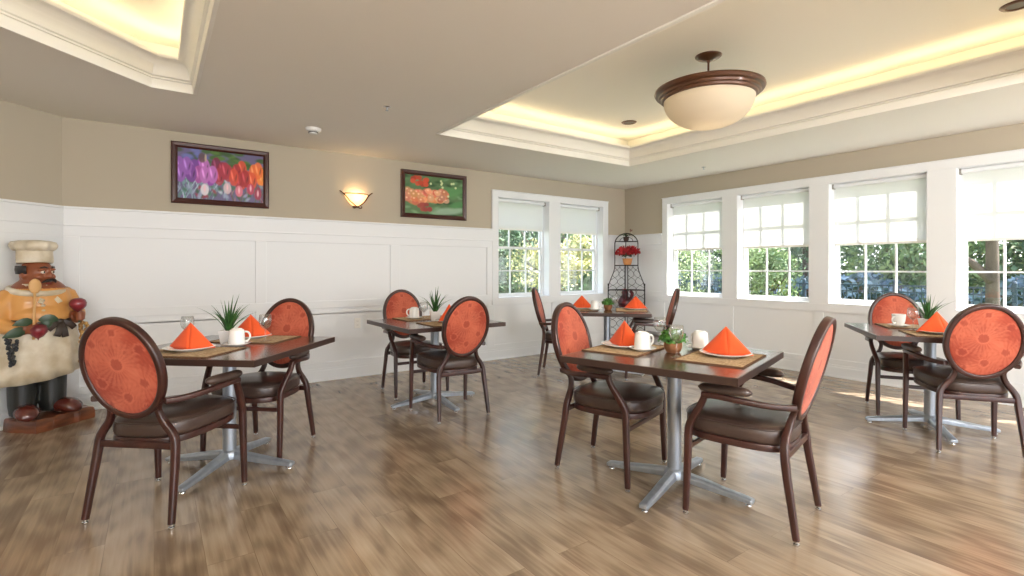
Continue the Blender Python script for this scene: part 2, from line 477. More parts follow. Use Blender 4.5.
for vv, t in zip(hv, (tray1, tray2)):
    rings = [vv]
    for (off, z) in ((0, 2.575), (-.18, 2.575), (-.18, ZU)):
        rings.append([bm.verts.new((x, y, z)) for x, y in offset_poly(t, off)])
    for r0, r1 in zip(rings, rings[1:]):
        for i in range(len(t)):
            j = (i+1) % len(t); f = bm.faces.new((r0[i], r0[j], r1[j], r1[i])); f.material_index = 1
    f = bm.faces.new(rings[-1]); f.material_index = 1
me = bpy.data.meshes.new('ceiling'); 
# roof slab above
for (z) in (3.0, 3.12):
    pass
bm.to_mesh(me); bm.free()
me.materials.append(M_ceil); me.materials.append(M_tray)
co = bpy.data.objects.new('ceiling', me); COL.objects.link(co); struct(co, 'flat ceiling with two raised tray recesses')
mb = MB(); mb.box((XL-TH, YF, TOP), (XR+TH, YB+TH, TOP+.12)); struct(mb.build('roof', M_ceil), 'roof slab above the ceiling')

def crown(name, poly, label):
    prof = [(-.012,0),(-.012,-.010),(.010,-.014),(.014,-.002),(.016,.050),(.026,.054),(.026,.062),(.020,.066),(.032,.072)]
    for k in range(9):
        a = pi/2*k/8
        prof.append((.034+.058*(1-cos(a)), .078+.10*sin(a)))
    prof += [(.104,.182),(.108,.190),(.108,.206),(.094,.206),(.020,.206),(0,.206),(0,.0)]
    vs = []; n = len(poly)
    for (o, z) in prof:
        for (x, y) in offset_poly(poly, o): vs.append((x, y, H+z))
    fs = []
    for i in range(len(prof)-1):
        for k in range(n):
            k2 = (k+1) % n; fs.append((i*n+k, i*n+k2, (i+1)*n+k2, (i+1)*n+k))
    o = MB().add(vs, fs).build(name, M_crown, smooth=True); struct(o, label)
    st = MB(); ps = offset_poly(poly, .050); ps2 = offset_poly(poly, .030)
    vs = [(x, y, 2.731) for x, y in ps]+[(x, y, 2.731) for x, y in ps2]+[(x, y, 2.722) for x, y in ps]+[(x, y, 2.722) for x, y in ps2]
    fs = []
    for k in range(n):
        k2 = (k+1) % n; fs += [(k, k2, n+k2, n+k), (2*n+k, 2*n+k2, 3*n+k2, 3*n+k), (k, k2, 2*n+k2, 2*n+k), (n+k, n+k2, 3*n+k2, 3*n+k)]
    st.add(vs, fs).build('light_strip', M_bulbstrip, o)
crown('trim_4', tray1, 'crown moulding around the tray recess with the bowl light')
crown('trim_5', tray2, 'crown moulding around the tray recess at upper left')

# ------------------------------------------------------------------ chairs
def oval_pt(a, A, B, off=0):
    t = .259; C = Vector((-.268, 0, .754)); u = Vector((-sin(t), 0, cos(t))); nn = Vector((cos(t), 0, sin(t)))
    return C + Vector((0, 1, 0))*(A*cos(a)) + u*(B*sin(a)) + nn*off
random.seed(31)
flowers = [(.01,.03,.13,26,1),(-.12,.11,.10,20,0),(.12,.13,.095,20,1),(-.11,-.06,.10,18,1),(.11,-.07,.11,22,0),(.0,.19,.08,16,1),(-.01,-.14,.10,20,1),(.165,.03,.07,16,1),(-.17,.02,.06,14,0),(.09,-.18,.07,16,1),(-.09,-.19,.07,14,0),(.06,.10,.06,14,0),(-.05,.09,.06,14,1),(.05,-.05,.06,12,0)]
blot = [(random.uniform(-.2,.2), random.uniform(-.25,.25), random.uniform(.02,.06), random.uniform(-1,1)) for _ in range(60)]
def fabric_color(px, py):
    base = Vector(s2l((184,82,56))); lite = Vector(s2l((206,112,84))); dark = Vector(s2l((148,58,42)))
    t = 0
    for (bx, by, br, bv) in blot:
        q = ((px-bx)**2+(py-by)**2)/br**2
        if q < 4: t += bv*math.exp(-q)
    c = base.lerp(dark, min(.7, .22+.4*t)) if t > -.5 else base.lerp(lite, min(.5, -.5*t))
    for (fx, fy, R, n, k) in reversed(flowers):
        dx, dy = px-fx, py-fy; r = hypot(dx, dy); a = atan2(dy, dx)
        edge = R*(.74+.26*abs(cos(n*a/2+fx*9)))
        if r < edge:
            pet = abs(cos(n*a/2+fx*9)); fade = 1-.55*(r/R)**2
            tone = lite if k else dark
            c = c.lerp(tone, (.10+.55*pet)*fade)
            if r < R*.22: c = c.lerp(dark, .6)
            elif r < R*.30: c = c.lerp(lite, .5)
    return tuple(c)
def fab(co):
    t = .259; z = (co.z-.754)*cos(t) - (co.x+.268)*sin(t)
    return fabric_color(co.y, z)

def make_chair():
    root = empty('dining_chair')
    sec = rsec(.030, .040, .009)
    n = 72
    # oval back frame: section side = in plane, up = normal
    t = .259; nn = Vector((cos(t), 0, sin(t)))
    mb = MB(); mb.sweep([oval_pt(2*pi*k/n, .195, .2425) for k in range(n)], sec, ups=nn, closed=True)
    mb.build('back_frame', M_frame, root, smooth=True)
    # upholstered oval panel, both faces
    vs = []; fs = []; nr, na = 30, 96
    for side in (1, -1):
        for i in range(nr+1):
            rr = i/nr; bul = .010+.010*sqrt(max(0, 1-rr**4))
            for k in range(na):
                vs.append(oval_pt(2*pi*k/na, .184*rr, .231*rr, side*bul))
    for si in (0, 1):
        b0 = si*(nr+1)*na
        for i in range(nr):
            for k in range(na):
                k2 = (k+1) % na; fs.append((b0+i*na+k, b0+i*na+k2, b0+(i+1)*na+k2, b0+(i+1)*na+k))
    for k in range(na):
        k2 = (k+1) % na; fs.append((nr*na+k, nr*na+k2, (nr+1)*na+nr*na+k2, (nr+1)*na+nr*na+k))
    MB().add(vs, fs).build('back_panel', M_fabric, root, smooth='all', col=fab)
    # seat cushion
    def outline(k, n, gx, gy, z):
        a = 2*pi*k/n; c, s_ = cos(a), sin(a)
        ex = .55
        x = abs(c)**ex*(1 if c > 0 else -1); y = abs(s_)**ex*(1 if s_ > 0 else -1)
        X = .045+x*gx; wd = gy*(.90+.10*x) if True else gy
        X += .025*(1-y*y) if x > 0 else -.012*(1-y*y)
        return Vector((X, y*wd, z+(.006*x)))
    n = 56; rings = []
    for (k1, z) in ((.80,.412),(.95,.414),(.985,.422),(1.0,.436),(1.0,.462),(.985,.478),(.95,.490),(.86,.499),(.66,.506),(.35,.510),(.05,.511)):
        rings.append([outline(k, n, .235*k1, .250*k1, z-.004) for k in range(n)])
    MB().loft(rings).build('seat', M_leather, root, smooth='all')
    pr = [outline(k, n, .235*1.004, .250*1.004, .480) for k in range(n)]
    MB().tube(pr, .0035, 6, closed=True).build('seat_piping', M_leather, root, smooth='all')
    # apron frame under the cushion
    mb = MB(); mb.sweep([outline(k, n, .222, .238, .394) for k in range(n)], rsec(.020, .034, .006), ups=Vector((0,0,1)), closed=True)
    mb.box((-.17, -.012, .399), (.24, .012, .409)); mb.box((-.01, -.22, .399), (.02, .22, .409))
    mb.build('seat_frame', M_frame, root, smooth=True)
    for s in (1, -1):
        # rear leg and the upright that carries the oval
        p = smooth_path([(-.243, s*.225, .022), (-.222, s*.217, .16), (-.200, s*.208, .30), (-.190, s*.200, .395), (-.188, s*.178, .440), (-.193, s*.145, .485), (-.202, s*.128, .53), (-.2115, s*.1295, .562), (-.226, s*.152, .594)], 5)
        k = [.78+.22*min(1, i/12) if i < 20 else 1-.28*min(1, (i-20)/16) for i in range(len(p))]
        leg = MB().sweep(p, rsec(.033, .037, .009), ups=Vector((1,0,0)), scl=k).build('leg', M_frame, root, smooth=True)
        MB().lathe([(.007,.012),(.007,.028)],10,(-.243,s*.225,0)).lathe([(.0005,0),(.012,0),(.014,.004),(.013,.010),(.009,.013),(.009,.026)], 14, (-.243, s*.225, 0)).build('glide', M_chrome, leg, smooth=True)
        # front leg with the arm support
        p = smooth_path([(.243, s*.265, .022), (.238, s*.264, .16), (.233, s*.263, .30), (.230, s*.262, .41), (.222, s*.264, .455), (.188, s*.276, .52), (.155, s*.286, .575), (.135, s*.290, .622)], 5)
        k = [.76+.24*min(1, i/12) if i < 20 else 1-.18*min(1, (i-20)/15) for i in range(len(p))]
        leg = MB().sweep(p, rsec(.033, .036, .009), ups=Vector((1,0,0)), scl=k).build('leg', M_frame, root, smooth=True)
        MB().lathe([(.0005,0),(.012,0),(.014,.004),(.013,.010),(.009,.013),(.009,.026)], 14, (.243, s*.265, 0)).build('glide', M_chrome, leg, smooth=True)
        # arm rail
        p = smooth_path([(.150, s*.291, .620), (.06, s*.289, .620), (-.03, s*.274, .612), (-.12, s*.243, .602), (-.19, s*.207, .598), (-.234, s*.184, .600)], 5)
        arm = MB().sweep(p, rsec(.032, .028, .008), ups=Vector((0,0,1))).build('armrest', M_frame, root, smooth=True)
        rings = []
        for i in range(15):
            u = i/14; x = .170-.245*u; r = sqrt(max(0, 1-(2*u-1)**6)); r = max(r, .12)
            yc = s*(.293-.028*max(0, (u-.35))**1.0)
            rings.append([Vector((x, yc+.029*r*cos(a)*1.0, .651+.023*r*sin(a)+.005)) for a in [2*pi*q/16 for q in range(16)]])
        MB().loft(rings).build('arm_pad', M_leather, arm, smooth='all')
    MB().sweep([(.235, -.262, .335), (.235, .262, .335)], rsec(.018, .026, .005), ups=Vector((0,0,1))).build('front_stretcher', M_frame, root, smooth=True)
    MB().sweep([(-.192, -.203, .372), (-.192, .203, .372)], rsec(.022, .034, .006), ups=Vector((0,0,1))).build('rear_rail', M_frame, root, smooth=True)
    return root
chairs = [
 (.059, 3.214, 48.6, 'brown armchair with orange oval back seen from behind, nearest the carved chef at left'),
 (.615, 3.814, 227.5, 'orange backed armchair on the far side of the left front table, against the white wall'),
 (2.109, 4.712, -91.9, 'orange backed armchair facing us behind the middle table, near the wall outlet'),
 (2.067, 3.834, 88.3, 'armchair with orange oval back turned to us at the near side of the middle table'),
 (2.307, 2.221, -73.2, 'armchair at the left end of the right front table, facing right towards it'),
 (2.489, 1.401, 103., 'nearest armchair at right of centre, seen side-on with its back leaning right'),
 (5.225, 1.598, 213.5, 'armchair under the windows at the far side of the rightmost table'),
 (4.592, 1.075, 33.9, 'armchair with full orange oval back facing us at the right edge of the photo'),
 (3.887, 4.505, -46.6, 'far armchair at the left end of the corner table, edge-on below the left window'),
 (4.585, 3.834, 133.5, 'far armchair at the right end of the corner table, mostly hidden behind glasses'),
]
proto = make_chair()
for i, (x, y, a, lab) in enumerate(chairs):
    c = proto if i == 0 else copy_tree(proto)
    c.location = (x, y, 0); c.rotation_euler = (0, 0, radians(a))
    tag(c, lab, 'chair', 'oval backed dining armchairs')

# ------------------------------------------------------------------ tables
TZ = .747
def make_table():
    root = empty('dining_table'); S = .93/2
    MB().box((-S+.004, -S+.004, TZ-.034), (S-.004, S-.004, TZ)).build('tabletop', M_table, root, bevel=.003)
    e = MB()
    for (a, b) in (((-S, -S, TZ-.036), (S, -S+.006, TZ-.0015)), ((-S, S-.006, TZ-.036), (S, S, TZ-.0015)), ((-S, -S+.006, TZ-.036), (-S+.006, S-.006, TZ-.0015)), ((S-.006, -S+.006, TZ-.036), (S, S-.006, TZ-.0015))):
        e.box(a, b)
    e.build('edge_band', M_tedge, root)
    MB().lathe([(.038, .085), (.038, TZ-.05)], 28).build('column', M_steel, root, smooth=True)
    p = MB(); p.box((-.15, -.15, TZ-.046), (.15, .15, TZ-.034)); p.build('mounting_plate', M_iron, root)
    MB().lathe([(.001,.050),(.055,.052),(.058,.075),(.046,.098),(.040,.104)], 28).build('base_hub', M_steel, root, smooth=True)
    for k in range(4):
        a = k*pi/2; xf = Matrix.Rotation(a, 4, 'Z'); rings = []
        for (r, w, z0, z1) in ((.0, .030, .050, .095), (.06, .030, .050, .095), (.16, .029, .040, .082), (.28, .027, .028, .062), (.37, .025, .022, .050), (.405, .025, .020, .044), (.418, .020, .022, .038)):
            rings.append([xf @ Vector(q) for q in ((r, -w, z0), (r, w, z0), (r, w, (z0+z1)/2+.006), (r, w*.55, z1), (r, -w*.55, z1), (r, -w, (z0+z1)/2+.006))])
        leg = MB().loft(rings).build('leg', M_steel, root, bevel=.003)
        g = xf @ Vector((.392, 0, 0))
        MB().lathe([(.0005,0),(.015,0),(.017,.004),(.015,.009),(.008,.011),(.008,.026)], 14, (g.x, g.y, 0)).build('glide', M_chrome, leg, smooth=True)
    return root
tables = {
 'T1': (.384, 3.594, 48.8, 'dark square table at left front, set for two around an aloe in a white pot'),
 'T2': (2.096, 4.199, .8, 'dark square table in the middle, between two orange chairs by the wainscot'),
 'T4': (2.404, 1.818, 15.8, 'largest looking table at right of centre, set with two orange napkins and a bushy plant'),
 'T5': (4.873, 1.34, 33.6, 'table at the right edge under the windows with a white cup and spiky plant'),
 'T3': (4.275, 4.16, -46.5, 'far table in front of the corner iron rack'),
}
tp = make_table()
for i, (k, (x, y, a, lab)) in enumerate(tables.items()):
    t = tp if i == 0 else copy_tree(tp)
    t.location = (x, y, 0); t.rotation_euler = (0, 0, radians(a)); tag(t, lab, 'table', 'square pedestal dining tables')
def tw(t, lx, ly):
    x, y, a, _ = tables[t]; h = radians(a)
    return (x+lx*cos(h)-ly*sin(h), y+lx*sin(h)+ly*cos(h)), h

# ---------------------------------------------------------------- tableware
protos = {}
def placed(kind, maker, t, lx, ly, ra, z, label, cat, group):
    (x, y), h = tw(t, lx, ly)
    if kind not in protos: o = maker(); protos[kind] = o
    else: o = copy_tree(protos[kind])
    o.location = (x, y, z); o.rotation_euler = (0, 0, h+ra); tag(o, label, cat, group)
    if kind in ('cup', 'cupu'): o.scale = (1.15,)*3
    if kind == 'nap': o.scale = (1.06,)*3
    if kind == 'gob': o.scale = (1.08,)*3
    return o
MZ = TZ+.0005
def mk_mat():
    mb = MB(); mb.box((-.225, -.17, 0), (.225, .17, .004))
    n = 34
    root = empty('placemat'); mb.build('woven_field', M_matt, root)
    b = MB()
    for k in range(15):
        x = -.21+.42*k/14; b.box((x-.006, -.168, .004), (x+.006, .168, .0052))
    b.build('raised_weave', mat('rattan_light', (216,192,154), .8, noise=((30,90,8),(170,138,102),3)), root)
    e = MB(); e.box((-.228,-.173,.0002),(.228,-.166,.006)); e.box((-.228,.166,.0002),(.228,.173,.006)); e.box((-.228,-.166,.0002),(-.221,.166,.006)); e.box((.221,-.166,.0002),(.228,.166,.006))
    e.build('bound_edge', mat('rattan_dark', (112,80,54), .8), root)
    return root
def mk_plate():
    return MB().lathe([(.0005,0),(.075,0),(.080,.003),(.105,.012),(.132,.019),(.134,.0215),(.131,.0225),(.104,.0165),(.078,.0075),(.0005,.006)], 48).build('dinner_plate', M_china, smooth='all')
def mk_saucer():
    return MB().lathe([(.0005,0),(.040,0),(.044,.003),(.066,.012),(.078,.018),(.079,.020),(.076,.0205),(.060,.014),(.036,.006),(.0005,.005)], 40).build('saucer', M_china, smooth='all')
def mk_cup():      # cup standing upside down on its saucer
    root = empty('coffee_cup')
    MB().lathe([(.040,.000),(.0415,.001),(.0415,.006),(.0395,.050),(.0375,.074),(.034,.083),(.026,.087),(.025,.090),(.022,.090),(.021,.087),(.0005,.086)], 36).build('cup_bowl', M_china, root, smooth=True)
    p = smooth_path([(.037,0,.072),(.055,0,.070),(.066,0,.055),(.064,0,.035),(.052,0,.022),(.038,0,.020)], 5)
    MB().sweep(p, rsec(.010,.007,.003), ups=Vector((0,1,0))).build('handle', M_china, root, smooth=True)
    return root
def mk_cup_up():
    root = empty('coffee_cup')
    MB().lathe([(.0005,0),(.026,0),(.027,.004),(.031,.010),(.038,.040),(.041,.075),(.0415,.084),(.0400,.084),(.0385,.074),(.034,.034),(.026,.010),(.0005,.008)], 36).build('cup_bowl', M_china, root, smooth=True)
    p = smooth_path([(.038,0,.066),(.055,0,.066),(.066,0,.052),(.062,0,.034),(.050,0,.024),(.034,0,.026)], 5)
    MB().sweep(p, rsec(.010,.007,.003), ups=Vector((0,1,0))).build('handle', M_china, root, smooth=True)
    return root
def mk_goblet():
    root = empty('wine_glass')
    MB().lathe([(.0005,.0),(.033,.0),(.034,.0015),(.020,.004),(.006,.009),(.004,.020),(.0038,.060),(.006,.072)], 28).build('stem', M_goblet, root, smooth='all')
    MB().lathe([(.006,.072),(.018,.080),(.030,.095),(.036,.115),(.036,.135),(.031,.160),(.0305,.160),(.0345,.135),(.0345,.115),(.029,.097),(.017,.083),(.0005,.078)], 32).build('bowl', M_goblet, root, smooth='all')
    return root
def mk_napkin():
    # tall triangular fold standing on the plate: front sheets meet in a ridge, a flap behind props them
    A = Vector((0, .01, .140)); Lf = Vector((-.128, .02, .0)); Rt = Vector((.128, .02, .0)); F = Vector((.02, -.045, -.001)); B = Vector((0, .075, 0))
    root = empty('folded_napkin')
    for (tri, nm) in (((A, Lf, F), 'left_fold'), ((A, F, Rt), 'right_fold'), ((A, B, Lf), 'back_fold'), ((A, Rt, B), 'back_fold')):
        vs = []; fs = []; n = 8; idx = {}
        nr = (tri[1]-tri[0]).cross(tri[2]-tri[0]).normalized()
        for i in range(n+1):
            for j in range(n+1-i):
                u, v = i/n, j/n; w = 1-u-v
                q = tri[0]*w+tri[1]*u+tri[2]*v + nr*(.006*sin(pi*u)*sin(pi*v)*4*w)
                q = q+Vector((0,0,.002)); idx[(i,j)] = len(vs); vs.append(q)
        for i in range(n):
            for j in range(n-i):
                fs.append((idx[(i,j)], idx[(i+1,j)], idx[(i,j+1)]))
                if j < n-i-1: fs.append((idx[(i+1,j)], idx[(i+1,j+1)], idx[(i,j+1)]))
        MB().add(vs, fs).build(nm, M_napkin, root, smooth='all', solid=.003)
    return root
def mk_aloe(tallness=1.0, seed=1):
    random.seed(seed); root = empty('potted_aloe')
    w0, w1 = .036, .048
    mb = MB(); rings = []
    for (w, z) in ((w0,0),(w1,.085),(w1-.004,.085),(w1-.006,.07)):
        rings.append([Vector((x*w, y*w, z)) for x, y in ((-1,-1),(-.0,-1),(1,-1),(1,0),(1,1),(0,1),(-1,1),(-1,0))])
    mb.loft(rings).build('pot', M_potw, root, bevel=.003)
    MB().box((-.04,-.04,.064),(.04,.04,.072)).build('soil', M_soil, root)
    for k in range(19):
        a = k*2.4+random.uniform(-.3,.3); lean = .12+.75*(k/18)+random.uniform(-.06,.06); Ln = random.uniform(.14,.21)*tallness
        pts = []; sc = []
        for i in range(8):
            u = i/7; ang = lean*(.55+.6*u)
            pts.append(Vector((cos(a)*(.008+Ln*u*sin(ang)), sin(a)*(.008+Ln*u*sin(ang)), .07+Ln*u*cos(ang)))); sc.append(max(.06, (1-u**1.6))*(.75+.5*u*(1-u)))
        MB().sweep(pts, [(.013,0),(0,.0045),(-.013,0),(0,-.002)], ups=Vector((-cos(a)*.3, -sin(a)*.3, 1)) if False else Vector((cos(a), sin(a), .3)), scl=sc).build('leaf', M_leaf, root, smooth='all')
    return root
def mk_bush(seed=3):
    random.seed(seed); root = empty('potted_herb')
    MB().lathe([(.0005,0),(.026,0),(.036,.012),(.042,.032),(.040,.048),(.036,.048),(.034,.044),(.0005,.044)], 28).build('pot', M_potb, root, smooth=True)
    vs = []; fs = []
    for k in range(520):
        th = random.uniform(0, 2*pi); ph = math.acos(random.uniform(-.25, 1)); r = .062*random.uniform(.55,1.05)
        c = Vector((r*sin(ph)*cos(th), r*sin(ph)*sin(th), .062+.8*r*cos(ph)))
        d = c-Vector((0,0,.05)); d.normalize()
        d = (d+Vector((random.uniform(-.6,.6),random.uniform(-.6,.6),random.uniform(-.5,.5)))).normalized()
        s_ = d.orthogonal().normalized(); s_ = Matrix.Rotation(random.uniform(0,6.3),3,d) @ s_; t_ = d.cross(s_); w = random.uniform(.006,.010)
        n0 = len(vs); vs += [c-s_*w, c+t_*w*.8+d*.002, c+s_*w, c-t_*w*.8+d*.002]; fs.append((n0,n0+1,n0+2,n0+3))
    MB().add(vs, fs).build('foliage', M_leafd, root, smooth=False)
    MB().lathe([(.0005,.040),(.035,.040),(.030,.06),(.0005,.075)], 14).build('soil', M_soil, root, smooth=True)
    return root

G = dict(m='woven placemats', p='dinner plates', n='orange folded napkins', c='white coffee cups', s='white saucers', g='wine glasses')
def setting(t, lx, ly, ra, where, plate=None, mlab=None, tilt=0):
    placed('mat', mk_mat, t, lx, ly, ra, MZ, mlab or 'woven rattan placemat '+where, 'placemat', G['m'])
    if plate:
        placed('plate', mk_plate, t, plate[0], plate[1], 0, MZ+.0065, 'white dinner plate under the orange napkin '+where, 'plate', G['p'])
        placed('nap', mk_napkin, t, plate[0], plate[1], ra+tilt, MZ+.0065+.0075, 'orange napkin folded into a peak '+where, 'napkin', G['n'])
def cupset(t, lx, ly, ra, where, up=False, onmat=True):
    z = MZ+(.0065 if onmat else 0)
    placed('sau', mk_saucer, t, lx, ly, 0, z, 'small white saucer under the cup '+where, 'saucer', G['s'])
    if up: placed('cupu', mk_cup_up, t, lx, ly, ra, z+.0058, 'white coffee cup standing on a saucer '+where, 'cup', G['c'])
    else: placed('cup', mk_cup, t, lx, ly, ra, z+.0058, 'white coffee cup turned upside down '+where, 'cup', G['c'])
def goblet(t, lx, ly, where, onmat=False):
    placed('gob', mk_goblet, t, lx, ly, 0, MZ+(.0065 if onmat else 0), 'clear stemmed wine glass '+where, 'glass', G['g'])
# napkin local -y is its front
setting('T1', -.255, .06, -pi/2, 'at the near side of the left front table', (-.225, .09), tilt=radians(8))
setting('T1', .27, .0, pi/2, 'at the far side of the left front table', (.30, .06), tilt=radians(200))
cupset('T1', -.01, -.055, radians(-75), 'on the left front table', onmat=False)
goblet('T1', .06, .33, 'half hidden behind the near napkin of the left front table')
goblet('T1', .17, -.13, 'in front of the far napkin of the left front table', True)
a1 = placed('aloe', lambda: mk_aloe(1.25, 1), 'T1', .09, .07, .3, MZ, 'spiky aloe with long dark leaves in a white pot on the left front table', 'potted plant', 'aloe plants in white pots')
setting('T2', 0, .265, pi, 'at the far side of the middle table')
setting('T2', 0, -.265, 0, 'at the near side of the middle table', (.03, -.235), tilt=radians(20))
cupset('T2', -.10, .22, radians(130), 'on the middle table in front of the far chair')
goblet('T2', -.08, .06, 'on the middle table between cup and plant')
placed('aloe', None, 'T2', .02, .03, 1.2, MZ, 'spiky green aloe in a white square pot on the middle table', 'potted plant', 'aloe plants in white pots')
setting('T4', -.02, .285, pi, 'at the left end of the right front table', (.005, .318), tilt=radians(78))
setting('T4', .01, -.25, 0, 'at the right end of the right front table', (.06, -.26), tilt=radians(-90+6))
cupset('T4', -.06, .165, radians(-28), 'on the right front table beside the left napkin')
cupset('T4', .235, -.065, radians(60), 'on the right front table beside the right napkin', onmat=False)
goblet('T4', -.11, -.055, 'at the near edge of the right front table beside the plant')
goblet('T4', .27, .20, 'behind the plant on the right front table')
b1 = placed('bush', lambda: mk_bush(), 'T4', .03, .02, 0, MZ, 'small bushy green plant in a round brown pot on the right front table', 'potted plant', 'bushy plants in brown pots')
b1.scale = (1.25, 1.25, 1.2)
setting('T5', .26, .02, pi/2, 'at the window side of the rightmost table')
setting('T5', -.26, 0, -pi/2, 'at the near side of the rightmost table', (-.12, -.0) if False else (-.235, .03), tilt=radians(15))
cupset('T5', .17, .15, radians(130), 'on the rightmost table by the windows', up=True)
goblet('T5', .02, .10, 'on the rightmost table in front of the spiky plant')
placed('aloe', None, 'T5', .10, -.02, 2.2, MZ, 'spiky light green aloe in a white pot on the rightmost table', 'potted plant', 'aloe plants in white pots')
setting('T3', -.27, 0, -pi/2, 'at the left end of the far corner table', (-.29, 0), tilt=pi/2)
setting('T3', .27, 0, pi/2, 'at the right end of the far corner table', (.32, .0), tilt=-pi/2)
cupset('T3', -.135, -.17, radians(0), 'on the far corner table', onmat=True)
goblet('T3', .09, -.09, 'on the far corner table beside the bushy plant')
placed('bush', None, 'T3', .01, 0, 1, MZ, 'small bushy plant in a brown pot on the far corner table', 'potted plant', 'bushy plants in brown pots').scale = (1.2, 1.2, 1.2)

# ------------------------------------------------------------------ pictures on the back wall
def ell_layers(seed, kind):
    random.seed(seed); E_ = []
    def e(x, y, rx, ry, c, soft=.25, rot=0): E_.append((x, y, rx, ry, s2l(c), soft, rot))
    if kind == 'tulips':
        for i in range(60):
            x = random.random(); e(x, random.uniform(.68,1), .08, .06, random.choice([(64,100,36),(84,120,44),(52,84,34)] if x > .3 else [(84,96,168),(110,116,184),(70,84,60)]), .5)
        for i in range(110):
            x = random.random(); c = random.choice([(176,196,212),(120,160,160),(84,140,120),(150,176,190)]) if x < .55 else random.choice([(120,60,70),(84,110,80),(160,120,120)])
            e(x, random.uniform(0,.42), .008, random.uniform(.1,.2), c, .5, random.uniform(-.35,.35))
        for i in range(70):
            e(random.random(), random.uniform(.05,.5), .03, .07, random.choice([(206,214,226),(150,160,190),(120,150,160)]) if random.random() < .5 else random.choice([(70,110,90),(150,50,70),(60,90,60)]), .7, random.uniform(-.5,.5))
        for i in range(30):
            x = ((i*7)%30+.5)/30+random.uniform(-.02,.02); y = .58+random.uniform(-.13,.13)-.03*x
            if x < .2: cs = [(120,60,150),(150,90,180),(90,50,120)]
            elif x < .42: cs = [(150,60,170),(190,110,190),(170,80,160)]
            elif x < .6: cs = [(150,20,50),(170,40,60),(120,16,60)]
            elif x < .8: cs = [(196,52,30),(214,70,40),(170,30,36)]
            else: cs = [(236,110,40),(240,140,50),(226,84,40)]
            c = random.choice(cs)
            e(x, y, .062, .19, c, .12); e(x-.018, y+.03, .016, .13, tuple(min(255, q+55) for q in c), .6, .12); e(x+.028, y-.01, .012, .10, tuple(int(q*.6) for q in c), .6, -.1)
        for (x, y, c) in ((.70,.22,(226,120,140)),(.84,.28,(196,60,90)),(.93,.18,(170,50,80)),(.56,.26,(214,190,196)),(.3,.2,(230,220,226))):
            e(x, y, .05, .13, c, .2); e(x, y+.02, .015, .09, (246,196,206), .6)
        e(.27,.84,.05,.12,(96,72,66),.3); e(.31,.84,.015,.1,(190,170,140),.5)
    else:
        for i in range(90): e(random.random(), random.random(), .09, .05, random.choice([(70,110,66),(96,140,90),(50,84,50),(120,160,116)]), .8, random.uniform(-.6,.6))
        e(.8,.62,.3,.16,(96,150,92),.5,.4); e(.75,.12,.4,.12,(150,176,150),.5,.2); e(.9,.3,.2,.1,(84,140,84),.5,.5)
        for i in range(90):
            u = i/90; x = .03+.68*((i*37)%90)/90; y = .44+.12*x+random.uniform(-.19,.17)*(1-.4*x)
            c = random.choice([(236,150,110),(244,176,130),(226,124,84),(240,160,116)]); e(x, y, .065, .09, tuple(int(q*random.uniform(.78,1.03)) if q < 246 else q for q in c), .3); e(x-.01, y+.02, .025, .035, (250,206,164), .7)
        for i in range(12):
            c = random.choice([(196,70,44),(214,84,56),(176,56,40)]); e(.12+random.random()*.24, .84+random.uniform(-.08,.1), .05, .07, c, .25)
        for i in range(12):
            c = random.choice([(168,70,60),(150,60,56),(190,96,80)]); e(.24+random.random()*.2, .2+random.uniform(-.09,.08), .05, .06, c, .25)
        for i in range(9): e(.42+.5*random.random(), .5+random.random()*.4, .022, .035, (214,224,170), .3)
    return E_
def picture(x0, x1, z0, z1, kind, seed, label, bg):
    root = empty('framed_picture', ((x0+x1)/2, YB, (z0+z1)/2)); tag(root, label, 'picture')
    w, h = (x1-x0)/2, (z1-z0)/2; f = .052
    mb = MB()
    # mitred frame with a raised outer and sloped inner edge
    prof = [(0, 0), (0, -.030), (.010, -.036), (.034, -.030), (.046, -.022), (f, -.018), (f, 0)]
    vs = []
    for (o, yy) in prof:
        vs += [(-w+o, yy, -h+o), (w-o, yy, -h+o), (w-o, yy, h-o), (-w+o, yy, h-o)]
    fs = [(i*4+k, i*4+(k+1) % 4, (i+1)*4+(k+1) % 4, (i+1)*4+k) for i in range(len(prof)-1) for k in range(4)]
    mb.add(vs, fs).build('frame', M_picframe, root)
    E_ = ell_layers(seed, kind); nx, nz = 150, 100; vs = []; fs = []; cols = []
    iw, ih = w-f+.002, h-f+.002
    for j in range(nz+1):
        for i in range(nx+1):
            u, v = i/nx, j/nz; vs.append((-iw+2*iw*u, -.012, -ih+2*ih*v)); c = Vector(s2l(bg))
            for (x, y, rx, ry, cc, soft, rot) in E_:
                dx = u-x; dy = v-y
                if abs(dx) > .45 or abs(dy) > .45: continue
                if rot: dx, dy = dx*cos(rot)+dy*sin(rot), -dx*sin(rot)+dy*cos(rot)
                d = sqrt((dx/rx)**2+(dy/ry)**2)
                if d < 1:
                    k = min(1, (1-d)/soft); c = c.lerp(Vector(cc), k*.9)
            cols.append(c)
    for j in range(nz):
        for i in range(nx): a = j*(nx+1)+i; fs.append((a, a+1, a+nx+2, a+nx+1))
    o = MB().add(vs, fs).build('print', M_print, root)
    at = o.data.color_attributes.new('Col', 'FLOAT_COLOR', 'POINT')
    for i, c in enumerate(cols): at.data[i].color = (c[0], c[1], c[2], 1)
    MB().box((-w+.01, -.008, -h+.01), (w-.01, -.001, h-.01)).build('backing_board', M_iron, root)
picture(.13, .967, 1.842, 2.421, 'tulips', 11, 'framed print of purple, red and orange tulips at left on the taupe wall', (104,96,132))
picture(2.411, 3.305, 1.842, 2.415, 'leaves', 5, 'framed print of peach blossoms and green leaves, right of the wall lamp', (90,120,80))

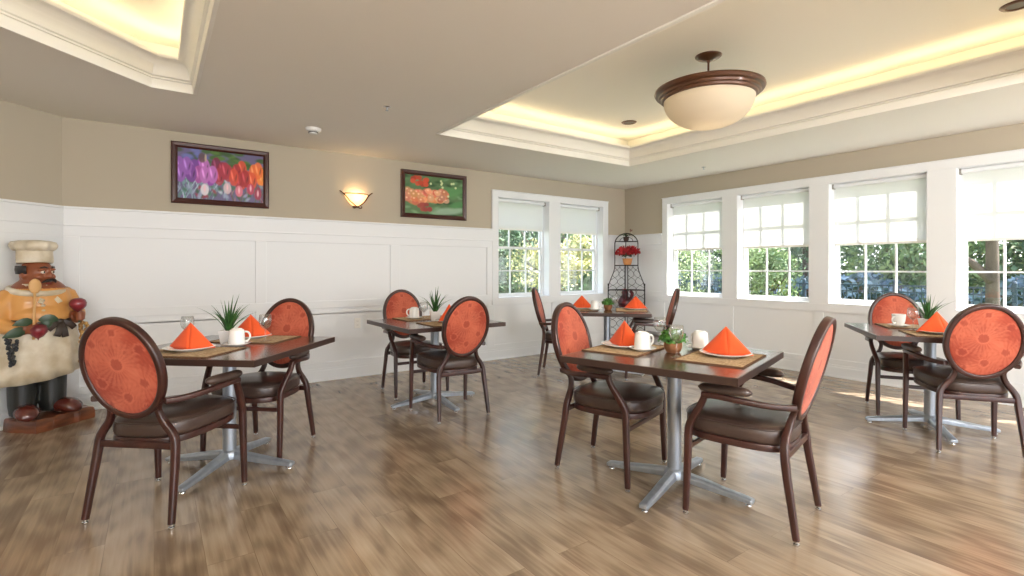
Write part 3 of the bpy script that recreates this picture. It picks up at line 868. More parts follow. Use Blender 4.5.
# ------------------------------------------------------------------ wall sconce
zt = 1.23+76.2*5.55/508
root = empty('wall_sconce', (1.872, YB, zt)); tag(root, 'small lit wall sconce with bronze scroll bracket between the two pictures', 'wall lamp')
vs = []; fs = []; prof = [(.132,0),(.126,-.012),(.108,-.045),(.085,-.078),(.058,-.108),(.03,-.126),(.002,-.130)]
mb = MB(); mb.lathe(prof, 24, (0, 0, 0), sy=.72, a0=pi, a1=2*pi); mb.build('shade', M_sconceglass, root, smooth='all', solid=.004)
br = MB()
rim = [Vector((.138*cos(a), .138*.74*sin(a), .002)) for a in [pi+pi*k/20 for k in range(21)]]
br.tube(rim, .006, 6)
for s in (1, -1):
    br.tube(smooth_path([(s*.185, -.02, .030), (s*.150, -.03, .004), (s*.118, -.05, -.035), (s*.085, -.06, -.080), (s*.045, -.065, -.115), (s*.012, -.06, -.140), (s*.030, -.06, -.160), (s*.050, -.06, -.150), (s*.044, -.06, -.136)], 4), .0065, 6)
br.box((-.03, -.012, -.15), (.03, 0, -.03)); br.tube([(0,-.01,-.13),(0,-.065,-.142)], .008, 6)
br.build('bracket', M_bronze, root, smooth=True)
def point(name, loc, power, col, r, parent=None):
    l = bpy.data.lights.new(name, 'POINT'); l.energy = power; l.color = col; l.shadow_soft_size = r
    o = bpy.data.objects.new(name, l); COL.objects.link(o); o.location = loc
    if parent: o.parent = parent
    return o
point('lamp_bulb', (0, -.05, -.02), .8, (1,.72,.42), .03, root)

# ------------------------------------------------------------------ bowl ceiling light
root = empty('ceiling_bowl_light', (3.54, 2.36, ZU)); tag(root, 'large alabaster bowl light in a bronze ring hanging in the tray recess', 'ceiling light')
MB().lathe([(.001,-.05),(.012,-.05),(.014,-.036),(.03,-.033),(.05,-.026),(.085,-.016),(.098,-.006),(.10,0),(.001,0)], 36).build('canopy', M_bronze, root, smooth=True)
MB().lathe([(.008,-.31),(.008,-.04)], 12).build('rod', M_bronze, root, smooth=True)
MB().lathe([(.330,-.345),(.352,-.336),(.356,-.322),(.372,-.316),(.376,-.300),(.398,-.292),(.407,-.276),(.404,-.262),(.394,-.258),(.330,-.285),(.318,-.31),(.330,-.345)], 72).build('ring', M_bronze, root, smooth=True)
pr = []
for k in range(15):
    a = pi/2*k/14; pr.append((.334*cos(a)**.85 if k < 14 else .001, -.335-.222*sin(a)))
pr = [(.345, -.300), (.342,-.322)]+pr
MB().lathe(pr, 72).build('bowl', M_alab, root, smooth='all', solid=.005)
sp = MB()
for k in range(3):
    a = k*2*pi/3+.4; sp.tube([(.0,0,-.262),(.36*cos(a),.36*sin(a),-.29)], .007, 6)
sp.build('spokes', M_bronze, root, smooth=True)
point('lamp_bulb', (0, 0, -.40), 2.0, (1,.92,.80), .08, root)

# downlights
for (x, y, lab) in ((4.41, 3.95, 'round bronze downlight in the tray recess near the bowl light'), (4.44, .78, 'round bronze downlight at the upper right edge of the photo')):
    root = empty('downlight', (x, y, ZU)); tag(root, lab, 'ceiling light', 'recessed downlights')
    MB().lathe([(.052,-.002),(.060,-.010),(.078,-.008),(.086,0),(.052,0)], 32).build('trim_ring', M_bronze, root, smooth=True)
    MB().lathe([(.0005,-.0035),(.054,-.0035),(.054,0)], 24).build('baffle', M_dark, root, smooth=True)
# smoke detector and sprinklers
root = empty('smoke_detector', (1.20, 4.88, H)); tag(root, 'round white smoke detector on the ceiling above the wall sconce', 'smoke detector')
MB().lathe([(.001,-.052),(.028,-.052),(.036,-.046),(.040,-.030),(.060,-.026),(.068,-.012),(.070,0),(.001,0)], 32).build('housing', M_plastic, root, smooth=True)
MB().lathe([(.041,-.042),(.043,-.042),(.043,-.033),(.041,-.033)], 32).build('vent_ring', M_dark, root)
for (x, y, lab) in ((5.72, 3.88, 'tiny sprinkler head on the ceiling near the right wall windows'), (1.52, 3.89, 'tiny sprinkler head on the ceiling left of the lit tray')):
    root = empty('sprinkler_head', (x, y, H)); tag(root, lab, 'sprinkler')
    MB().lathe([(.001,-.006),(.020,-.006),(.028,-.002),(.030,.0),(.030,.012),(.001,.012)], 24).build('escutcheon', M_chrome, root, smooth=True)
    MB().lathe([(.001,-.030),(.012,-.030),(.012,-.027),(.004,-.025),(.005,-.006)], 16).build('deflector', M_steel, root, smooth=True)
# wall outlet
root = empty('wall_outlet', (1.887, YB-.012, .605)); tag(root, 'white wall outlet on the lower wainscot panel left of the middle table', 'outlet')
MB().box((-.036,-.006,-.058),(.036,0,.058)).build('cover_plate', M_plastic, root, bevel=.003)
for z in (-.022, .022):
    s = MB(); s.lathe([(.0005,0),(.015,0),(.015,.002)], 20, xf=Matrix.Translation((0,-.006,z)) @ Matrix.Rotation(pi/2,4,'X')); soc = s.build('socket', M_plastic, root)
    MB().box((-.007,-.0088,z-.005),(-.005,-.0078,z+.006)).box((.005,-.0088,z-.005),(.007,-.0078,z+.006)).build('slot', M_dark, soc)

# ------------------------------------------------------------------ baker's rack in the corner
s_ = .36; rc = (XR-s_*.7071, YB-s_*.7071)
root = empty('corner_rack', (rc[0], rc[1], 0), radians(-135)); tag(root, 'black wrought iron corner rack with an arched top and lattice front', 'rack')
# local x = towards the room, y = sideways
def halfw(z):
    if z >= 1.27: return .175
    if z > .90:
        u = (1.27-z)/.37; return .175+.10*(u*u*(3-2*u))
    return .275
fr = MB()
zs = [0.0,.3,.6,.88,.93,1.0,1.1,1.18,1.27,1.4,1.55,1.62]
for sd in (1,-1):
    fr.tube([(.10, sd*.275, 0), (.10, sd*.275, .97)], .009, 8)
    fr.ell((.10, sd*.275, .975), (.013,.013,.016), 10, 8)
    fr.tube([(.10, sd*halfw(z), z) for z in [.90+.02*k for k in range(20)]]+[(.10, sd*.175, 1.60)], .007, 8)
    fr.tube([(.10, sd*.022, .0), (.10, sd*.022, 1.27)], .007, 8)
arch = [(.10, .175*cos(a), 1.60+.165*sin(a)) for a in [pi*k/18 for k in range(19)]]
fr.tube(arch, .008, 8)
fr.tube([(.10, .10*cos(a), 1.64+.07*sin(a)) for a in [pi*k/12 for k in range(13)]], .004, 6)
fr.tube([(-.20, 0, 0), (-.20, 0, 1.45), (-.05, 0, 1.64), (.10, 0, 1.765)], .006, 8)
fr.build('frame', M_iron, root, smooth=True)
for z, w, dep in ((1.64,.16,.10),(1.27,.172,.19),(.888,.27,.27),(.50,.27,.27),(.12,.27,.27)):
    sh = MB(); sh.tube([(.10, -w, z), (.10, w, z)], .008, 8)
    out = [(.10,-w,z)]+[(.10-dep*sin(a), -w*cos(a), z) for a in [pi*k/12 for k in range(1,12)]]+[(.10,w,z)]
    sh.tube(out, .005, 6)
    for k in range(-5, 6):
        y = w*k/6; sh.tube([(.10,y,z),(.10-dep*sqrt(max(0,1-(y/w)**2)),y,z)], .0025, 5)
    sh.build('shelf', M_iron, root, smooth=True)
la = MB()
def lat(z0, z1, f):
    for sd in (1,-1):
        for ph in (0, pi):
            for cfrac in (.25, .75):
                pts = []
                for k in range(49):
                    z = z0+(z1-z0)*k/48; w = halfw(z) if f else .275; sp_ = w-.022
                    wv = cos(ph+pi*(z-z0)/.12); wv = (abs(wv)**.8)*(1 if wv > 0 else -1)
                    pts.append((.10, sd*(.022+sp_*cfrac+sp_*.245*wv), z))
                la.tube(pts, .003, 5)
lat(.90, 1.26, True); lat(.13, .88, False)
la.build('lattice', M_iron, root, smooth=True)
def rk(lx, ly):
    a = radians(-135); return (rc[0]+lx*cos(a)-ly*sin(a), rc[1]+lx*sin(a)+ly*cos(a))
# things on the rack
random.seed(21)
def leafy(name, n, rad, cz, zs_, mt, parent, size, up=.3, sq=1.0):
    vs = []; fs = []
    for k in range(n):
        th = random.uniform(0,2*pi); ph = math.acos(random.uniform(-up,1)); r = rad*random.uniform(.5,1.05)
        c = Vector((r*sin(ph)*cos(th), r*sin(ph)*sin(th), cz+zs_*r*cos(ph)))
        d = Vector((random.uniform(-1,1),random.uniform(-1,1),random.uniform(-.2,1))).normalized(); s1 = d.orthogonal().normalized(); t1 = d.cross(s1); w = size*random.uniform(.6,1.2)
        n0 = len(vs); vs += [c-s1*w, c+t1*w*.55, c+s1*w, c-t1*w*.55]; fs.append((n0,n0+1,n0+2,n0+3))
    return MB().add(vs, fs).build(name, mt, parent)
M_red = mat('poinsettia_red', (196,24,34), .6, noise=((40,40,40),(140,12,24),2))
x, y = rk(.03, .02)
p = empty('poinsettia_pot', (x, y, 1.2785)); tag(p, 'red flowers in an orange clay pot on the middle rack shelf', 'potted flowers')
MB().lathe([(.0005,0),(.050,0),(.064,.03),(.074,.085),(.080,.09),(.080,.10),(.070,.10),(.0005,.095)], 28).build('pot', mat('orange_clay', (206,140,84), .7), p, smooth=True)
leafy('red_bracts', 330, .185, .18, .62, M_red, p, .034, .2); leafy('green_leaves', 70, .10, .14, .5, mat('dark_leaf', (44,72,38), .6), p, .022, .3)
x, y = rk(.03, .0)
p = empty('small_potted_plant', (x, y, 1.6485)); tag(p, 'small dark potted plant with drooping leaves on top of the rack', 'potted plant')
MB().lathe([(.0005,0),(.030,0),(.040,.02),(.046,.07),(.040,.07),(.0005,.065)], 24).build('pot', mat('dark_brown_pot', (70,44,34), .6), p, smooth=True)
for k in range(16):
    a = k*2.4; Ln = random.uniform(.08,.13); pts = [Vector((cos(a)*Ln*u*1.1, sin(a)*Ln*u*1.1, .06+Ln*(1.5*u-1.3*u*u))) for u in [i/6 for i in range(7)]]
    MB().sweep(pts, [(.012,0),(0,.002),(-.012,0),(0,-.001)], ups=Vector((0,0,1)), scl=[.4,.8,1,1,.8,.5,.1]).build('leaf', mat('dark_leaf', (44,72,38), .6), p)
x, y = rk(.02, .10)
p = empty('flower_pick', (x, y, 1.6485)); tag(p, 'pale stem with one small dusky flower leaning out of the top of the rack', 'flower')
MB().tube(smooth_path([(0,0,0),(.01,.02,.08),(.015,.045,.17)], 5), .004, 6).build('stem', mat('pale_stem', (206,196,180), .7), p, smooth=True)
leafy('petals', 26, .022, .0, 1, mat('dusky_flower', (120,60,60), .7), p, .012, 1.0).location = (.015, .045, .175)
leafy('pale_leaves', 18, .028, .0, 1, mat('pale_stem', (206,196,180), .7), p, .012, 1.0).location = (.012, .03, .10)
x, y = rk(.02, -.02)
p = empty('ceramic_rooster', (x, y, .508)); 
tag(p, 'dark red ceramic bird figure on the lower rack shelf behind the far napkin', 'figurine')
M_rooster = mat('dark_red_glaze', (96,18,28), .3, noise=((14,14,14),(60,14,20),3))
MB().lathe([(.0005,0),(.085,0),(.09,.012),(.05,.03),(.055,.06),(.10,.12),(.115,.18),(.095,.24),(.06,.28),(.045,.31),(.05,.335),(.04,.365),(.0005,.375)], 28, sx=.85, sy=1).build('body', M_rooster, p, smooth='all')
MB().sweep(smooth_path([(0,-.07,.20),(0,-.13,.27),(0,-.15,.33),(0,-.12,.36)],4), rsec(.03,.06,.012), ups=Vector((1,0,0))).build('tail', M_rooster, p, smooth=True)
MB().sweep([(0,.03,.345),(0,.075,.335)], rsec(.016,.016,.005), scl=[1,.25]).build('beak', mat('yellow_beak', (200,150,60), .5), p)
MB().sweep([(0,-.03,.36),(0,-.01,.39),(0,.015,.385),(0,.035,.37)], rsec(.028,.01,.004), ups=Vector((1,0,0))).build('comb', M_red, p, smooth=True)

# ------------------------------------------------------------------ carved chef statue
SZ = -62
root = empty('chef_statue', (-.705, 5.345, 0), radians(SZ)); tag(root, 'painted wooden chef statue with spoon and vegetables on a slab, in the left corner', 'statue')
bm_ = MB(); bm_.ell((0,-.03,.93), (.165,.215,.24), 28, 18); bm_.ell((.03,-.03,.86), (.165,.20,.14), 24, 14)
bm_.ell((0,-.03,1.02), (.11,.20,.09), 24, 12)
bm_.ell((0,-.03,.60), (.14,.19,.28), 24, 16)
for yy in (-.125, .055): bm_.lathe([(.075,.12),(.085,.20),(.088,.34),(.095,.48),(.08,.6)], 20, (0, yy, 0))
HC = Vector((.02,-.05,1.185)); hx = Matrix.Translation(HC) @ Matrix.Rotation(radians(22),4,'Z') @ Matrix.Scale(1.14,4)
bm_.lathe([(.065,1.03),(.060,1.12)], 18, (.01,-.05,0))
bm_.ell((0,0,0), (.092,.083,.108), 26, 18, hx); bm_.ell((.035,0,-.045), (.058,.062,.052), 20, 12, hx); bm_.ell((.058,0,-.082), (.028,.032,.022), 14, 10, hx)
bm_.ell((.096,0,-.012), (.024,.017,.026), 14, 10, hx); bm_.ell((.088,0,.012), (.016,.012,.034), 12, 10, hx)
for q in (1,-1):
    bm_.ell((.060,q*.040,-.022), (.030,.028,.026), 14, 10, hx); bm_.ell((-.004,q*.086,-.004), (.020,.010,.030), 12, 10, hx)
    bm_.ell((.078,q*.032,.030), (.020,.028,.010), 12, 8, hx); bm_.ell((.098,q*.014,-.018), (.012,.010,.010), 10, 8, hx)
arms = [[(-.01,-.18,1.02),(.01,-.245,.93),(.05,-.275,.83),(.11,-.24,.79),(.165,-.165,.775)], [(-.01,.13,1.02),(.02,.165,.94),(.07,.180,.87),(.11,.170,.84),(.145,.160,.845)]]
for a in arms:
    p = smooth_path(a, 5); bm_.tube(p, [.080-.040*i/(len(p)-1) for i in range(len(p))], 16)
    bm_.ell(a[0], (.07,.07,.065), 16, 10)
hands = [Vector((.175,-.145,.775)), Vector((.155,.160,.85))]
for h in hands: bm_.ell(h, (.038,.030,.034), 16, 10)
# four fingers and a thumb closed round the spoon and the radish stem
for i in range(4):
    z = .800-.017*i; bm_.tube(smooth_path([(.165,-.165,z),(.200,-.160,z+.002),(.222,-.135,z),(.208,-.112,z-.001),(.188,-.108,z)],3), .0088, 8)
    z = .875-.017*i; bm_.tube(smooth_path([(.145,.185,z),(.180,.187,z+.002),(.200,.165,z),(.188,.141,z-.001),(.168,.137,z)],3), .0088, 8)
bm_.tube(smooth_path([(.165,-.150,.800),(.180,-.128,.822),(.200,-.112,.826)],3), .010, 8)
bm_.tube(smooth_path([(.145,.165,.872),(.158,.147,.895),(.178,.137,.900)],3), .010, 8)
tmp = bm_.build('tmp', M_china); r_ = tmp.modifiers.new('r', 'REMESH'); r_.mode = 'VOXEL'; r_.voxel_size = .0075
sm = tmp.modifiers.new('s', 'SMOOTH'); sm.iterations = 3; sm.factor = .5
dg = bpy.context.evaluated_depsgraph_get(); me = bpy.data.meshes.new_from_object(tmp.evaluated_get(dg)); bpy.data.objects.remove(tmp)
me.name = 'body'; body = bpy.data.objects.new('body', me); COL.objects.link(body); body.parent = root
me.polygons.foreach_set('use_smooth', [True]*len(me.polygons))
if 'Col' in me.color_attributes: me.color_attributes.remove(me.color_attributes['Col'])
at = me.color_attributes.new('Col', 'FLOAT_COLOR', 'POINT')
cj, cs, ck = s2l((214,154,84)), s2l((140,76,44)), s2l((38,40,38))
for i, v in enumerate(me.vertices):
    c = v.co
    if c.z < .62: col = ck
    elif c.z > 1.075: col = cs
    elif (c-hands[0]).length < .062 or (c-hands[1]).length < .062: col = cs
    else: col = cj
    at.data[i].color = (*col, 1)
me.materials.clear(); me.materials.append(vcol_mat('painted_wood', .42, spec=.5, coat=.2, bump=(30,.2)))
M_cream = mat('painted_cream', (226,216,196), .5, noise=((9,9,9),(200,184,154),4), coat=.15)
M_skin = mat('painted_face', (140,76,44), .4, coat=.2)
M_hair = mat('painted_black', (34,28,26), .45)
M_radish = mat('painted_radish', (140,44,56), .28, noise=((9,9,9),(96,24,34),3), coat=.4)
M_lv = mat('painted_leaf', (56,78,54), .4, coat=.2)
# hat
mb = MB(); mb.lathe([(.104,.0),(.108,.01),(.106,.10),(.112,.105)], 32, xf=Matrix.Translation((.005,-.052,1.265)) @ Matrix.Rotation(radians(-5),4,'Y'))
mb.build('hat_band', M_cream, root, smooth=True)
rings = []
for (r, z) in ((.108,.0),(.124,.012),(.134,.030),(.135,.045),(.124,.066),(.09,.078),(.04,.082)):
    rings.append([Vector((-.0+(r+.010*sin(9*a)*(r>.1))*cos(a), -.056+(r+.010*sin(9*a)*(r>.1))*sin(a), 1.362+z)) for a in [2*pi*k/54 for k in range(54)]])
MB().loft(rings).build('hat_crown', M_cream, root, smooth='all')
# hair, brows, moustache, eyes, lips
mb = MB(); mb.lathe([(.104,0),(.110,.03),(.108,.062)], 26, xf=hx @ Matrix.Translation((-.012,0,.0)) @ Matrix.Scale(.87,4), a0=radians(68), a1=radians(292)); mb.build('hair', M_hair, root, smooth='all', solid=.008)
mb = MB()
for q in (1,-1): mb.tube([hx @ Vector(v) for v in ((.112,q*.002,-.040),(.110,q*.022,-.043),(.098,q*.040,-.052),(.090,q*.046,-.060))], [.012,.012,.008,.003], 10)
mb.build('moustache', M_hair, root, smooth='all')
mb = MB()
for q in (1,-1): mb.tube([hx @ Vector(v) for v in ((.099,q*.012,.040),(.094,q*.032,.047),(.080,q*.050,.040))], [.004,.006,.003], 8)
mb.build('eyebrows', M_hair, root, smooth='all')
for q in (1,-1):
    e = MB(); e.ell((.083,q*.031,.012), (.012,.014,.010), 14, 10, hx); eye = e.build('eye', mat('painted_eye_white', (230,220,205), .3), root, smooth='all')
    e = MB(); e.ell((.0935,q*.031,.012), (.0035,.006,.007), 12, 8, hx); e.build('pupil', M_hair, eye, smooth='all')
mb = MB(); mb.ell((.092,0,-.064), (.010,.020,.006), 14, 8, hx); mb.build('lips', mat('painted_lips', (134,44,36), .4), root, smooth='all')
# neckerchief
rings = []
mb = MB(); mb.tube([(.01+.088*cos(a), -.045+.100*sin(a), 1.090-.012*cos(a)+.008*sin(5*a)) for a in [2*pi*k/30 for k in range(30)]], .026, 10, closed=True)
mb.tube([(.012+.128*cos(a), -.045+.158*sin(a), 1.062-.028*cos(a)) for a in [2*pi*k/30 for k in range(30)]], .024, 10, closed=True)
for q in (-1, 1): mb.sweep(smooth_path([(.115,-.02,1.03),(.145,-.02+q*.035,1.005),(.168,-.02+q*.060,.965)],4), rsec(.034,.008,.003), ups=Vector((1,0,.3)))
mb.ell((.125,-.02,1.03), (.018,.022,.018), 12, 8); mb.build('neckerchief', M_cream, root, smooth='all')
# jacket buttons
for k in range(4):
    for q in (-.045,):
        z = .985-.038*k; xx = .165*sqrt(max(0,1-((z-.93)/.24)**2))*.985
        mb = MB(); mb.ell((xx+.004+.004*k, -.065, z), (.010,.014,.010), 12, 8); mb.build('button', M_cream, root, smooth='all')
# apron skirt
rings = []
for (z, rx, ry, yc) in ((.838,.172,.205,-.03),(.80,.180,.212,-.03),(.70,.185,.235,-.03),(.58,.188,.246,-.035),(.48,.190,.262,-.04),(.405,.188,.268,-.045)):
    f = (.838-z)/.43
    rings.append([Vector(((rx+.012*f*sin(11*a+z*4))*cos(a), yc+(ry+.012*f*sin(11*a+z*4))*sin(a), z-.02*f*cos(a)+.035*f*sin(a))) for a in [2*pi*k/66 for k in range(66)]])
MB().loft(rings, cap=False).build('apron', M_cream, root, smooth='all', solid=.014)
fo = MB()
def asurf(y, z):
    f = (.838-z)/.43; ry = .212+.06*f; return .186*sqrt(max(0, 1-((y+.035)/ry)**2))-.02*f
for (y1, z1) in ((-.22,.64),(-.20,.56),(-.13,.50),(.14,.66),(.16,.58),(.10,.50),(-.19,.70)):
    pts = []
    for k in range(9):
        u = k/8; y = .0+(y1)*u; z = .455+(z1-.455)*u-.02*sin(pi*u); pts.append((asurf(y, z)+.004, y, z))
    fo.tube(pts, [.003,.008,.011,.012,.012,.011,.009,.006,.002], 8)
fo.build('apron_folds', M_cream, root, smooth='all')
# sash and bow
mb = MB(); mb.sweep([(.182*cos(a), -.03+.214*sin(a), .832-.012*cos(a)) for a in [2*pi*k/40 for k in range(40)]], rsec(.012,.040,.005), ups=Vector((0,0,1)), closed=True)
for pts in ([(.188,.03,.82),(.205,-.01,.80),(.205,-.05,.765)], [(.188,.03,.82),(.212,.02,.765),(.215,.0,.71)], [(.188,.03,.82),(.212,.045,.76),(.212,.055,.70)], [(.188,.03,.82),(.195,.085,.80),(.188,.12,.765)]):
    mb.sweep(smooth_path(pts,4), rsec(.044,.010,.004), ups=Vector((1,0,0)))
mb.ell((.192,.03,.822),(.016,.024,.020),12,8); mb.build('sash', mat('painted_dark_sash', (52,40,32), .4, coat=.2), root, smooth='all')
# shoes
for (yy, ang) in ((-.125,-12),(.085,20)):
    xf = Matrix.Translation((.03,yy,.105)) @ Matrix.Rotation(radians(ang),4,'Z'); rings = []
    for (x, w, h) in ((-.10,.035,.05),(-.07,.058,.085),(0,.062,.11),(.06,.070,.115),(.11,.074,.108),(.15,.060,.085),(.172,.030,.04)):
        rings.append([xf @ Vector((x, w*cos(a), max(-.012, h*.5*sin(a)+h*.42))) for a in [2*pi*k/18 for k in range(18)]])
    MB().loft(rings).build('shoe', mat('painted_maroon_shoe', (98,44,36), .22, coat=.5), root, smooth='all')
# spoon, vegetables
mb = MB(); mb.tube([(.195,-.130,.70),(.196,-.128,.85),(.192,-.122,1.05)], .0085, 10)
mb.ell((.190,-.120,1.095), (.013,.038,.056), 18, 12); mb.build('wooden_spoon', mat('painted_spoon', (214,168,110), .5), root, smooth='all')
def radish(c, nm='radish'):
    m_ = MB(); m_.lathe([(.0005,-.075),(.006,-.06),(.030,-.045),(.052,-.015),(.056,.010),(.045,.035),(.022,.048),(.0005,.050)], 24, c); return m_.build(nm, M_radish, root, smooth='all')
radish((.20,-.105,.765)); radish((.185,.145,.945))
mb = MB(); mb.tube([(.185,.155,.80),(.18,.150,.90)], .008, 8); mb.build('radish_stem', M_lv, root, smooth='all')
for (a_, b_, w) in (((.19,-.13,.83),(.195,-.25,.815),.030), ((.19,-.10,.84),(.20,.02,.83),.034), ((.18,-.16,.77),(.185,-.30,.73),.036), ((.19,-.09,.80),(.20,-.01,.79),.026)):
    a_, b_ = Vector(a_), Vector(b_); pts = [a_.lerp(b_, t/6)+Vector((.018*sin(pi*t/6),0,.012*sin(pi*t/6))) for t in range(7)]
    MB().sweep(pts, [(1,0),(0,.18),(-1,0),(0,-.10)], ups=Vector((1,0,0)), scl=[w*k for k in (.2,.75,1,1,.85,.5,.06)]).build('vegetable_leaf', M_lv, root, smooth=True)
random.seed(4); gm = MB()
for k in range(46):
    u = k/45; rr = .038*(1-u*.75); gm.ell((.175+random.uniform(-.3,1)*rr*.6, -.245+random.uniform(-1,1)*rr, .715-.19*u), (.0125,.0125,.0125), 8, 6)
gm.build('grape_cluster', mat('painted_grape', (30,34,40), .3, coat=.4), root, smooth='all')
gm = MB()
for k in range(40):
    u = k/39; gm.ell((.225-.03*u*u+random.uniform(-.01,.012), .170+.018*(1 if k%2 else -1)*(1-.3*u)+random.uniform(-.006,.006), .80-.33*u), (.017,.015,.016), 9, 6)
gm.build('onion_braid', mat('painted_gold', (200,160,90), .4, noise=((40,40,40),(120,80,40),2)), root, smooth='all')
# rough slab base, aligned with the angled wall
rings = []
random.seed(9); n = 40; jit = [random.uniform(-.008,.008) for _ in range(n)]
for (z, k, j) in ((.0,1.0,1),(.02,1.01,1.2),(.06,1.0,1.6),(.088,.985,1.2),(.095,.96,.6)):
    ring = []
    for q in range(n):
        a = 2*pi*q/n; c, s1 = cos(a), sin(a); m_ = max(abs(c)/.155, abs(s1)/.22); x, y = c/m_, s1/m_
        v = Matrix.Rotation(radians(-45-SZ),3,'Z') @ Vector(((x+jit[q]*j)*k, (y+jit[(q*3)%n]*j)*k, z+(.006*sin(q*1.7) if z > .05 else 0))); ring.append(v+Vector((.0,.045,0)))
    rings.append(ring)
MB().loft(rings).build('slab_base', mat('stained_slab', (138,78,46), .35, noise=((4,4,22),(84,44,26),5), coat=.3, bump=(25,.5)), root, smooth=True)

# ------------------------------------------------------------------ outdoors
GZ = -.28
def lawn_mat():
    m = mat('lawn_grass', (104,124,70), .9, noise=((.5,.5,.5),(76,102,56),6)); return m
mb = MB(); mb.box((XR+TH, -14, GZ-.2), (60, 60, GZ)); mb.box((-8, YB+TH, GZ-.2), (XR+TH, 60, GZ)); struct(mb.build('lawn', lawn_mat()), 'green lawn outside the windows')
mb = MB(); mb.box((18.2, -14, GZ), (22, 17, GZ+.02)); struct(mb.build('paved_drive', mat('pale_blue_paving', (176,192,206), .5, noise=((.4,2,1),(120,140,160),4))), 'pale drive beyond the metal fence')
M_bark = mat('bark', (92,80,70), .9, bump=(14,.8), noise=((6,6,2),(62,52,46),4))
greens = [mat('foliage_dark', (92,116,82), .6, noise=((1.6,1.6,1.6),(52,78,58),3)), mat('foliage_mid', (136,154,98), .6, noise=((1.8,1.8,1.8),(76,104,68),3)), mat('foliage_gold', (206,196,140), .6, noise=((2,2,2),(116,122,84),3)), mat('foliage_pale', (176,186,138), .6, noise=((2,2,2),(100,122,86),3))]
def crown(n, blobs, size, seed):
    random.seed(seed); vs = []; fs = []
    tot = sum(b[3]**2 for b in blobs)
    for (bx, by, bz, br) in blobs:
        for k in range(int(1.9*n*br*br/tot)):
            th = random.uniform(0,2*pi); ph = math.acos(random.uniform(-1,1)); r = br*random.uniform(.55,1.08)
            c = Vector((bx+r*sin(ph)*cos(th), by+r*sin(ph)*sin(th), bz+.8*r*cos(ph)))
            d = Vector((random.uniform(-1,1),random.uniform(-1,1),random.uniform(-.3,1))).normalized(); s1 = d.orthogonal().normalized(); s1 = Matrix.Rotation(random.uniform(0,6.28),3,d) @ s1; t1 = d.cross(s1); w = .62*size*random.uniform(.6,1.3)
            n0 = len(vs); vs += [c-s1*w, c+t1*w*.5, c+s1*w, c-t1*w*.5]; fs.append((n0,n0+1,n0+2,n0+3))
    return MB().add(vs, fs)
def tree(name, x, y, hgt, rad, g, seed, label, cat='tree', size=.13, n=4200, low=.3, group='trees outside the windows', trunk=.12, lean=0):
    root = empty(name, (x, y, GZ)); tag(root, label, cat, group)
    random.seed(seed); blobs = []
    for k in range(11):
        a = random.uniform(0,2*pi); u = random.random(); z = hgt*(low+(1-low)*u)-rad*.2; r = rad*random.uniform(.0,.75)*(1.1-.5*u)
        blobs.append((r*cos(a), r*sin(a), z, rad*random.uniform(.38,.62)*(1.1-.4*u)))
    crown(n, blobs, size, seed+50).build('foliage', greens[g], root)
    t = MB(); p = smooth_path([(0,0,0),(.03,.02,hgt*.3),(-.05+lean,.05,hgt*.6),(.05+lean,0,hgt*.85)],4); t.tube(p, [trunk*(1.15-.85*i/(len(p)-1)) for i in range(len(p))], 10)
    for k in range(4 if trunk > .1 else 2):
        a = random.uniform(0,2*pi); z0 = hgt*(.32+.1*k); t.tube(smooth_path([(0,0,z0),(.5*rad*cos(a),.5*rad*sin(a),z0+.12*hgt),(.8*rad*cos(a),.8*rad*sin(a),z0+.26*hgt)],3), [trunk*.5*(1-.11*i) for i in range(7)], 7)
    t.build('trunk', M_bark, root, smooth='all')
    return root
tree('garden_shrub', 8.2, 9.6, 3.6, 1.5, 2, 1, 'golden leaved shrub filling the back wall window beside the corner', 'shrub', .07, 5200, .12, 'shrubs outside the windows', .05)
tree('garden_shrub', 5.3, 10.4, 2.5, 1.0, 3, 2, 'pale green shrub beyond the left window of the back wall', 'shrub', .07, 3000, .12, 'shrubs outside the windows', .05)
tree('leafy_tree', 5.2, 14.5, 6.5, 2.6, 1, 3, 'mid green tree behind the left window of the back wall')
tree('leafy_tree', 9.5, 15.5, 7.0, 2.8, 0, 4, 'dark tree behind the golden shrub in the back wall window')
tree('garden_shrub', 10.3, 7.7, 2.6, 1.3, 3, 5, 'pale green shrub seen in the right wall window nearest the corner', 'shrub', .065, 5200, .10, 'shrubs outside the windows', .05)
tree('garden_shrub', 11.6, 6.5, 2.4, 1.15, 1, 6, 'green shrub seen in the second window of the right wall', 'shrub', .07, 4200, .12, 'shrubs outside the windows', .05)
tree('leafy_tree', 14.0, 12.5, 7, 2.8, 1, 7, 'mid green tree behind the shrub of the first right wall window')
tree('leafy_tree', 19.5, 9.0, 7, 3.0, 0, 8, 'dark green tree beyond the fence in the second right wall window', size=.16)
tree('leafy_tree', 19.2, 4.9, 7, 3.2, 1, 9, 'mid green tree beyond the fence in the third right wall window', size=.18)
tree('leafy_tree', 20.5, 1.4, 7, 3.2, 0, 10, 'dark green tree beyond the fence behind the rightmost table', size=.18)
st_ = tree('shade_tree', 12.3, 2.48, 7.5, 2.8, 0, 11, 'large tree with a forked trunk in the rightmost window', low=.42, trunk=.10)
MB().tube(smooth_path([(0,.0,1.25),(-.05,.30,1.62),(-.1,.75,1.95),(-.1,1.2,2.5)],5), [.085-.004*i for i in range(16)], 8).build('branch', M_bark, st_, smooth='all')
tree('leafy_tree', 22, -1.6, 7, 3.0, 3, 12, 'pale green tree far behind the trunk in the rightmost window', size=.18)
tree('leafy_tree', 2.0, 17, 7.5, 3.0, 0, 13, 'dark green tree at the left edge of the back wall window', size=.16)
tree('leafy_tree', 30, 10, 9, 4.4, 0, 14, 'tall dark tree in the far tree line beyond the third right wall window', size=.24)
